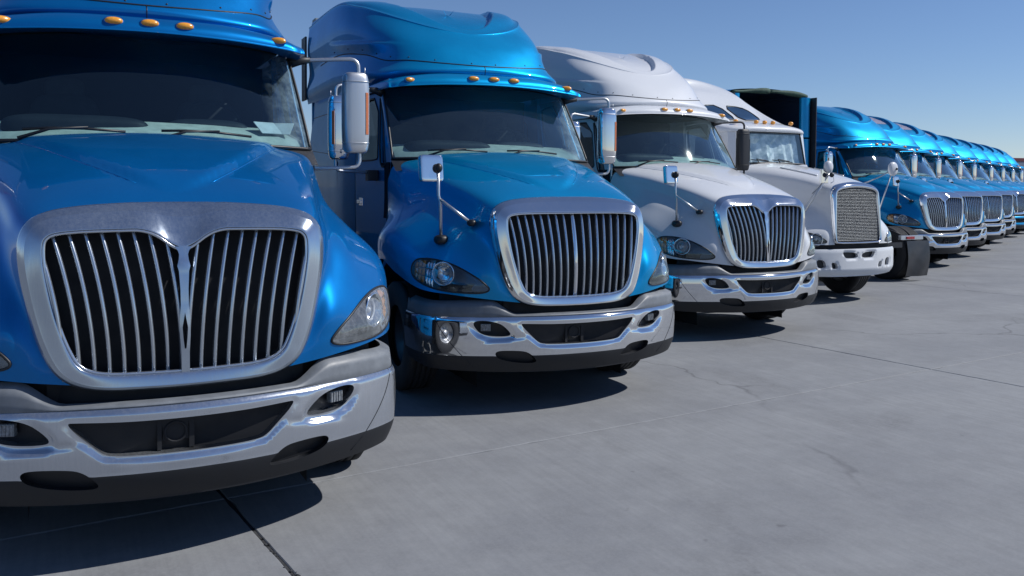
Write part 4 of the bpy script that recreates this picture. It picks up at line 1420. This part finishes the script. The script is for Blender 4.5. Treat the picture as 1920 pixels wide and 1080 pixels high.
GO2 = np.array([(0, .06, 1.892), (.20, .055, 1.878), (.38, .05, 1.845), (.475, .045, 1.79), (.52, .04, 1.70), (.53, .02, 1.50), (.535, .0, 1.25), (.533, -.02, 1.03), (.52, -.035, .925), (.46, -.04, .895), (.25, -.045, .888), (0, -.046, .886)])
GI2 = np.array([(0, .0, 1.80), (.18, .0, 1.79), (.34, .0, 1.765), (.415, .0, 1.735), (.44, .0, 1.69), (.452, -.01, 1.50), (.468, -.025, 1.25), (.478, -.04, 1.03), (.475, -.048, .96), (.44, -.05, .94), (.25, -.05, .934), (0, -.05, .932)])
P = crgrid([GO2 * [.985, 1, 1] + [0, .05, 0], GO2 + [0, -.01, 0], GO2 * .7 + GI2 * .3 + [0, -.045, 0], GO2 * .35 + GI2 * .65 + [0, -.045, 0], GI2 + [0, -.012, 0], GI2 + [0, .05, 0]], 41, 81, mv=(True, True))
gs2 = Surf(P)
if gs2.N[..., 1].mean() > 0: gs2.N = -gs2.N
rec("grille_surround", gs2.grid_mesh("grille_surround", mirror=True), 'chrome')
# woven screen
b = B()
def gx2(z): return np.interp(z, [.93, 1.03, 1.25, 1.5, 1.69, 1.735, 1.8], [.44, .478, .468, .452, .44, .415, .05])
def gy2(z): return float(np.interp(z, [.93, 1.8], [-.05, 0.]))
NR = 36
for k in range(NR):
    z_ = .95 + (1.79 - .95) * k / (NR - 1)
    hw = float(gx2(z_)) if z_ < 1.735 else max(.06, .415 * (1 - (z_ - 1.735) / .075) ** .7)
    n = max(6, int(hw * 2 / .0125))
    pts = [(-hw + 2 * hw * i / n, gy2(z_) - .004 + (.004 if i % 2 else -.004), z_ + (.0035 if i % 2 else -.0035)) for i in range(n + 1)]
    b.tube(pts, .0042, 4, False)
for k in range(25):
    x_ = -.45 + .9 * k / 24
    zt = 1.79 - .06 * abs(x_) / .45
    b.tube([(x_, gy2(.95) + .004, .945), (x_ * .96, gy2(zt) + .004, zt)], .0035, 4, False)
rec("grille_screen", b.mesh("grille_screen"), 'screen', kind='stuff')
b = B().add([(-.47, .04, 1.80), (.47, .04, 1.80), (.48, .0, .92), (-.48, .0, .92)], [(0, 1, 2, 3)])
rec("radiator_screen", b.mesh("radiator_screen"), 'void')
b = B().box((0, .95, 1.25), (.50, .72, .45)).box((0, .7, .7), (.6, .6, .2))
for sg in (1, -1):
    A_ = [(sg * .70, 1.15 + .60 * math.cos(a), .45 + .64 * math.sin(a)) for a in np.linspace(-.3, math.pi + .2, 16)]
    b.strip(A_, [(sg * 1.13, p[1], p[2]) for p in A_])
rec("engine_bay", b.mesh("engine_bay"), 'void')
# bumper
BP2 = np.array([(0, -.115, 0), (.4, -.095, 0), (.7, -.03, 0), (.92, .05, 0), (1.06, .14, 0), (1.14, .25, 0), (1.175, .40, 0), (1.18, .62, 0)])
bp = cr1(BP2, 160, True, False); bs = np.concatenate([[0], np.cumsum(np.linalg.norm(np.diff(bp, axis=0), axis=1))]); SMAX = bs[-1]
SL = [chaikin([(x2s(a), c) for a, c in q], 1) for q in (
    [(.035, .665), (.06, .752), (.345, .768), (.365, .745), (.32, .680), (.28, .662)][::1],
    [(.455, .50), (.46, .55), (.495, .60), (.575, .60), (.565, .53), (.55, .50)],
    [(.665, .515), (.67, .585), (.71, .645), (.825, .65), (.815, .55), (.79, .515)])]
holes = []
for h_ in SL: holes += [h_, mir(h_)]
ss = np.linspace(-SMAX, SMAX, 70)
outl = [(a, .365 + .10 * (abs(a) / SMAX) ** 3) for a in ss] + [(a, .815) for a in ss[::-1]]
V2, F2, hl = cdt(outl, holes, .035)
def bump4(q):
    q = np.asarray(q, float)
    x_, y_, nx, ny = bplan(q[:, 0]); z_ = q[:, 1]
    off = -.02 * np.clip((z_ - .77) / .045, 0, 1) ** 2 - .07 * np.clip((.50 - z_) / .13, 0, 1) ** 1.6
    for h_ in holes:
        off -= .016 * (1 - sstep(np.where(inpoly(q, h_), 0, pdist(q, h_)) / .03))
    return np.stack([x_ + nx * off, y_ + ny * off, z_], 1)
P3 = bump4(V2)
N3 = np.cross(bump4(V2 + [e, 0]) - bump4(V2 - [e, 0]), bump4(V2 + [0, e]) - bump4(V2 - [0, e])); N3 /= np.linalg.norm(N3, axis=1, keepdims=True)
if N3[:, 1].mean() > 0: N3 = -N3
VV, NN, Fs = list(P3), list(N3), list(F2)
for h_ in holes:
    hp = bump4(np.array(h_)); o = len(VV); n = len(hp); ctr = hp.mean(0)
    VV += list(hp) + list(hp + np.array([0, .05, 0])); NN += [v / np.linalg.norm(v) for v in (ctr - hp)] * 2
    Fs += [(o + i, o + (i + 1) % n, o + n + (i + 1) % n, o + n + i) for i in range(n)]
bm2 = rec("bumper", mk("bumper", VV, Fs, NN), 'white_b')
b = B()
for h_ in holes:
    hp = bump4(np.array(h_)) + np.array([0, .05, 0]); b.add(list(hp), [tuple(range(len(hp)))])
rec("bumper_slot", b.mesh("bumper_slot"), 'gasket', bm2)
b = B(); A_, C_ = [], []
for a in np.linspace(-x2s(1.1), x2s(1.1), 40):
    x_, y_, nx, ny = [float(v) for v in bplan(a)]
    A_.append((x_ - nx * .09, y_ - ny * .09, .70)); C_.append((x_ - nx * .09, y_ - ny * .09, .97))
b.strip(A_, C_); rec("bumper_gap_filler", b.mesh("bumper_gap_filler"), 'void')
# windshield, nearly flat
P = np.zeros((31, 9, 3))
for i, f in enumerate(np.linspace(-1, 1, 31)):
    for j, t_ in enumerate(np.linspace(0, 1, 9)):
        P[i, j] = ((.775 - .045 * t_) * f, 1.86 + .10 * t_ + .05 * f * f, 2.215 + .57 * t_ + .02 * (1 - f * f) * (1 - t_))
w2 = Surf(P, (0, 4, 2))
rec("windshield", w2.grid_mesh("windshield"), 'glass_t4')
b = B()
b.tube([tuple(P[i, 0]) for i in range(31)], .016, 6); b.tube([tuple(P[i, 8]) for i in range(31)], .012, 6)
for i in (0, 30): b.tube([tuple(P[i, j]) for j in range(9)], .016, 6)
rec("windshield_seal", b.mesh("windshield_seal"), 'gasket')
# folded foil shade behind the glass
b = B(); rows = []
xsft = np.linspace(-.70, .70, 15)
for j in range(7):
    t_ = j / 6
    rows.append([(x_ * (1 - .05 * t_), 1.93 + .10 * t_ + .05 * (x_ / .75) ** 2 + (.030 if i % 2 else -.012) * (1 if j % 2 else .7) + rnd.gauss(0, .007) + (.05 if (i in (3, 4, 8) and j < 5) else 0), 2.24 + .52 * t_) for i, x_ in enumerate(xsft)])
P = np.array(rows); sf = Surf(P, (0, 4, 2))
nn = 15
b.add(P.reshape(-1, 3), [(i * nn + j, i * nn + j + 1, (i + 1) * nn + j + 1, (i + 1) * nn + j) for i in range(6) for j in range(14)], False)
rec("sunshade", b.mesh("sunshade"), 'foil')
for x0 in (.05, -.45):
    b = B()
    b.tube([(x0 + .05, 1.83, 2.235), (x0 + .0, 1.84, 2.30), (x0 + .30, 1.865, 2.27)], .009, 6).tube([(x0 - .12, 1.855, 2.29), (x0 + .38, 1.865, 2.25)], .007, 6)
    rec("wiper", b.mesh("wiper"), 'gasket')
# cab body
b = B()
for sg in (1, -1):
    b.strip([(sg * .785, 1.91, 2.20), (sg * .742, 2.01, 2.80)], [(sg * .93, 2.02, 2.10), (sg * .90, 2.10, 2.80)])
    b.strip([(sg * .93, 2.02, 2.10), (sg * .90, 2.10, 2.80)], [(sg * 1.0, 3.0, 2.10), (sg * .97, 3.0, 2.80)])
    b.add([(sg * .93, 1.85, .9), (sg * 1.02, 3.0, .9), (sg * 1.0, 3.0, 2.10), (sg * .93, 1.85, 2.05)], [(0, 1, 2, 3)])
    b.add([(sg * 1.02, 3.0, .9), (sg * 1.13, 5.2, .9), (sg * 1.12, 5.2, 2.80), (sg * .97, 3.0, 2.80)], [(0, 1, 2, 3)])
    b.box((sg * 1.06, 3.6, .62), (.03, 1.5, .26))
b.box((0, 5.2, 1.85), (1.12, .02, .95)).box((0, 3.1, 2.79), (.9, 1.0, .01))
b.strip([(-.95, 1.84, 1.9), (.95, 1.84, 1.9)], [(-.80, 1.885, 2.215), (.80, 1.885, 2.215)])
rec("cab", b.mesh("cab"), 'white_b')
b = B()
for sg in (1, -1):
    b.add([(sg * .955, 2.12, 2.15), (sg * 1.003, 2.9, 2.15), (sg * .98, 2.9, 2.72), (sg * .935, 2.25, 2.72)], [(0, 1, 2, 3)])
rec("door_window", b.mesh("door_window"), 'glass_dark')
b = B().box((0, 2.9, 2.3), (.9, .02, .5)).box((0, 2.4, 1.75), (.85, .5, .02))
rec("cab_interior", b.mesh("cab_interior"), 'trim_dark')
# raised roof
RC = [
 [(0, 1.97, 2.79), (.45, 1.99, 2.79), (.72, 2.05, 2.785), (.86, 2.2, 2.78), (.93, 2.8, 2.78), (1.02, 3.6, 2.78), (1.09, 5.2, 2.78)],
 [(0, 1.885, 2.805), (.46, 1.905, 2.805), (.76, 1.97, 2.80), (.915, 2.17, 2.79), (.985, 2.8, 2.80), (1.07, 3.6, 2.84), (1.12, 5.2, 2.86)],
 [(0, 1.92, 2.89), (.46, 1.94, 2.89), (.75, 2.02, 2.875), (.90, 2.22, 2.87), (.98, 2.8, 2.93), (1.07, 3.6, 3.05), (1.12, 5.2, 3.1)],
 [(0, 2.12, 2.975), (.45, 2.14, 2.975), (.71, 2.24, 2.965), (.86, 2.45, 3.0), (.95, 2.92, 3.14), (1.04, 3.65, 3.36), (1.10, 5.2, 3.45)],
 [(0, 2.42, 3.055), (.42, 2.46, 3.07), (.66, 2.58, 3.11), (.81, 2.85, 3.24), (.91, 3.28, 3.48), (.99, 3.9, 3.74), (1.05, 5.2, 3.92)],
 [(0, 2.75, 3.225), (.35, 2.80, 3.25), (.54, 2.95, 3.34), (.66, 3.2, 3.49), (.75, 3.6, 3.71), (.82, 4.2, 3.94), (.88, 5.2, 4.10)],
 [(0, 3.02, 3.38), (0, 3.15, 3.45), (0, 3.35, 3.57), (0, 3.6, 3.71), (0, 3.95, 3.87), (0, 4.4, 4.03), (0, 5.2, 4.15)],
]
RC = [[(a, c + (.12 if k == 3 else .36 if k > 3 else 0) * (1 if c < 4.3 else .3), d) for a, c, d in r_] for k, r_ in enumerate(RC)]
P = smooth_grid(crgrid(RC, 91, 81, mu=(False, True), mv=(True, False)), 2)
rsf = Surf(P, (0, 4, 3.2))
roof_r = rec("raised_roof", rsf.grid_mesh("raised_roof", mirror=True), 'white_b')
rb = surf_bvh(rsf)
for sg in (1, -1):
    poly = chaikin([(.06, 2.80), (.40, 2.82), (.62, 2.93), (.60, 3.18), (.46, 3.36), (.07, 3.40)], 1)
    V2, F2, hl = cdt(poly, [], .05)
    pts = []
    for q in V2:
        h = rb.ray_cast(Vector((q[0], q[1], 6)), Vector((0, 0, -1)))
        n = h[1] if h[1].z > 0 else -h[1]
        pts.append((sg * (h[0].x + n.x * .006), h[0].y + n.y * .006, h[0].z + n.z * .006))
    b = B().add(pts, F2)
    sk = rec("skylight", b.mesh("skylight"), 'glass_dark')
    q = []
    for a, c in poly:
        h = rb.ray_cast(Vector((a, c, 6)), Vector((0, 0, -1)))[0]
        q.append((sg * h.x, h.y, h.z + .006))
    b = B().tube(q + q[:2], .011, 6, False)
    rec("skylight_frame", b.mesh("skylight_frame"), 'gasket', sk)
for x_ in (0, .20, -.20, .66, -.66):
    b = B().superell((x_, 2.14 + .06 * x_ * x_, 2.985), (.042, .040, .034), .8, .8, 14, 8)
    rec("marker_light", b.mesh("marker_light"), 'amber')
# fender mirrors
b = B().tube([(-.93, .20, 1.39), (-.56, .05, 2.02)], .014, 8).tube([(-.90, .36, 1.38), (-.62, .07, 1.92)], .008, 6).tube([(-.66, .30, 1.70), (-.60, .06, 1.96)], .010, 6)
f1 = rec("fender_mirror", b.mesh("fender_mirror"), 'alu')
b = B().box((-.63, .09, 1.98), (.075, .02, .115), None, .01)
rec("mirror_plate", b.mesh("mirror_plate"), 'chrome', f1)
b = B().superell((-.565, .06, 2.13), (.082, .055, .098), .9, .9, 20, 12).tube([(-.52, .05, 2.0), (-.46, .05, 1.96), (-.45, .05, 1.90), (-.52, .05, 1.87)], .006, 6)
rec("convex_mirror", b.mesh("convex_mirror"), 'white', f1)
b = B().superell((-.555, .0, 2.0), (.04, .04, .04), 1, 1, 12, 8)
rec("ball_joint", b.mesh("ball_joint"), 'gasket', f1)
b = B().tube([(.50, .42, 1.84), (.74, .42, 1.90), (.92, .30, 2.00), (1.16, .25, 2.13)], .012, 8)
b.tube([(.90, .35, 1.33), (1.14, .26, 2.1)], .011, 8)
f2 = rec("fender_mirror", b.mesh("fender_mirror"), 'alu')
b = B().superell((1.12, .24, 2.12), (.105, .05, .12), .9, .9, 20, 12)
rec("convex_mirror", b.mesh("convex_mirror"), 'white', f2)
b = B().superell((1.15, .19, 2.12), (.02, .03, .02), 1, 1, 10, 8)
rec("ball_joint", b.mesh("ball_joint"), 'gasket', f2)
for sg in (1, -1):
    wr = rec("front_wheel", tyre_me, 'rubber', loc=(sg * 1.0, 1.15, RT - .085), rot=(0, 0, 0 if sg > 0 else math.pi))
    rec("rim", rim_me, 'alu', wr)
    for y_ in (6.4, 7.7):
        wr = rec("rear_wheel", dual_me, 'rubber', loc=(sg * .80, y_, RR - .085), rot=(0, 0, 0 if sg > 0 else math.pi))
        rec("rim", rim2, 'alu', wr)
b = B()
for sg in (1, -1): b.box((sg * .43, 4.7, .85), (.04, 3.5, .13))
b.box((0, 1.15, .46), (.9, .06, .06))
rec("chassis_frame", b.mesh("chassis_frame"), 'black')
RECB = REC

# ================================================================== place the trucks
def place(recs, loc, yaw, label, variants, mats, group=None, name="semi_truck"):
    root = bpy.data.objects.new(name, None)
    root.empty_display_size = .5
    COL.objects.link(root)
    root.location = loc; root.rotation_euler = (0, 0, yaw)
    tagp(root, label, "truck", group)
    mp = {}
    for r_ in recs:
        if r_.var and r_.var not in variants: continue
        o = bpy.data.objects.new(r_.name, r_.me)
        COL.objects.link(o)
        o.parent = mp[id(r_.parent)] if r_.parent else root
        o.location = r_.loc
        if r_.rot: o.rotation_euler = r_.rot
        mp[id(r_)] = o
        k = (mats.get((r_.name, 'left side')) if r_.tag else None) or mats.get((r_.name, r_.mat)) or mats.get(r_.mat)
        if k:
            o.material_slots[0].link = 'OBJECT'
            o.material_slots[0].material = MT[k]
        if r_.kind: o["kind"] = r_.kind
    return root

ZG = .085
place(RECA, (0, 0, ZG), 0, "blue semi truck closest to the camera with dusty chrome grille and papers on its dash", {'vee', 'paper', 'fwd'},
      {'blue': 'blue_a', ('grille_surround', 'chrome'): 'chrome_frame', ('grille_emblem_post', 'chrome'): 'chrome_frame', 'chrome': 'chrome_dusty', 'lens': 'lens_hazy', ('side_mirror', 'chrome'): 'alu'}, "semi trucks parked in a row")
place(RECA, (3.3365, 1.7525, ZG), -.04846, "blue semi truck with straight vertical grille bars between the nearest truck and the white one", {'fwd', 'plain', 'hm', 'box'},
      {('rim', 'alu'): 'black', 'glass': 'glass_m'}, "semi trucks parked in a row")  # bright rims coloured black for the shade between the trucks
place(RECA, (7.2804, 3.7264, ZG), .0140, "white semi truck with polished chrome bumper and heart-shaped chrome grille", {'fwd', 'vee', 'hm'},
      {'blue': 'white', 'glass': 'glass_w', ('side_mirror', 'left side'): 'black', ('mirror_arm', 'left side'): 'black', ('marker_strip', 'left side'): 'black', ('mirror_seam', 'left side'): 'black'}, "semi trucks parked in a row")
place(RECB, (10.93, 5.58, ZG), 0, "white semi truck with woven screen grille, white slotted bumper and foil sunshade", set(), {}, "semi trucks parked in a row")
place(RECA, (14.0, 7.5 + 8.74, ZG), math.pi, "dark blue semi truck parked backwards showing rear tyres, mudflap and tail light", {'rear', 'plain'}, {}, "semi trucks parked in a row")
base = np.array([17.928, 9.286]); dv = np.array([3.6, 1.87])
FAR = [(0., .0, {'fwd', 'vee', 'hm', 'badge'}, "blue semi truck directly right of the mudflap, first of the blue ones receding"),
       (.88, .10, {'fwd', 'plain', 'hm', 'film', 'badge'}, "blue semi truck with grey patch on its roof, second of the receding blue ones"),
       (1.70, .0, {'fwd', 'plain', 'hm', 'film'}, "blue semi truck with grey roof patch and blue-tinted grille, third of the receding blue ones"),
       (2.70, .2, {'fwd', 'plain', 'hm', 'film'}, "blue semi truck with grey roof patch, fourth of the receding blue ones"),
       (3.84, .25, {'fwd', 'vee', 'hm'}, "blue semi truck with blue painted bumper, fifth of the receding blue ones"),
       (4.60, .2, {'fwd', 'plain', 'hm'}, "blue semi truck just behind the one with painted bumper, sixth of the receding blue ones"),
       (5.40, .2, {'fwd', 'plain', 'hm'}, "blue semi truck seen only by roof and windshield, seventh of the receding blue ones"),
       (6.05, .1, {'fwd', 'plain', 'hm'}, "blue semi truck at the right picture edge, eighth of the receding blue ones"),
       (6.95, .1, {'fwd', 'plain', 'hm'}, "farthest blue semi truck, just its roof showing at the right edge")]
for i, (s_, l_, var, lab) in enumerate(FAR):
    p = base + dv * s_ + np.array([0, l_])
    mats = {'blue': 'blue_far', 'glass': 'glass_m'}
    if i == 4: mats[('bumper', 'chrome')] = 'blue_far'
    place(RECA, (p[0], p[1], ZG), rnd.uniform(-.01, .012), lab, var, mats, "semi trucks parked in a row")

# trailer added unseen behind the closest truck to darken the second one's reflection
root = bpy.data.objects.new("box_trailer", None); COL.objects.link(root)
root.location = (0, 6.1, ZG - .085)
tagp(root, "dark grey trailer added unseen behind the closest blue truck for its reflection", "trailer")
part("trailer_body", B().box((0, 6.5, 2.62), (1.27, 6.5, 1.45), None, .03).mesh("trailer_body"), MT['mirrored_trailer_grey'], root)
part("landing_gear", B().box((0, 2.4, .62), (.9, .06, .55)).mesh("landing_gear"), MT['black'], root)
for y_ in (10.6, 11.9):
    for sg in (1, -1):
        o_ = part("trailer_wheel", dual_me, None, root); o_.location = (sg * .85, y_, RR); o_.rotation_euler = (0, 0, 0 if sg > 0 else math.pi)
# far trailer behind the end of the row
root = bpy.data.objects.new("box_trailer", None); COL.objects.link(root)
root.location = (58, 36, 0)
root.rotation_euler = (0, 0, R(-8))
tagp(root, "dark red roofed box trailer far behind the end of the truck row", "trailer")
part("trailer_body", B().box((0, 0, 2.45), (8., 1.3, 1.3), None, .03).mesh("trailer_body"), MT['trailer_white'], root)
part("trailer_roof", B().box((0, 0, 3.86), (8.05, 1.33, .12), None, .03).mesh("trailer_roof"), MT['trailer_red'], root)
b = B()
for x_ in (-6.5, -5.2, 5.5): b.lathe(tyre_prof(.5, .28, 3), (x_, 0, .5), 'y', 24, 1)
for v_ in range(len(b.V)): pass
for m_ in islands(b.mesh("wheel")): part("wheel", m_, MT['rubber'], root)
print("objects", len(bpy.data.objects))
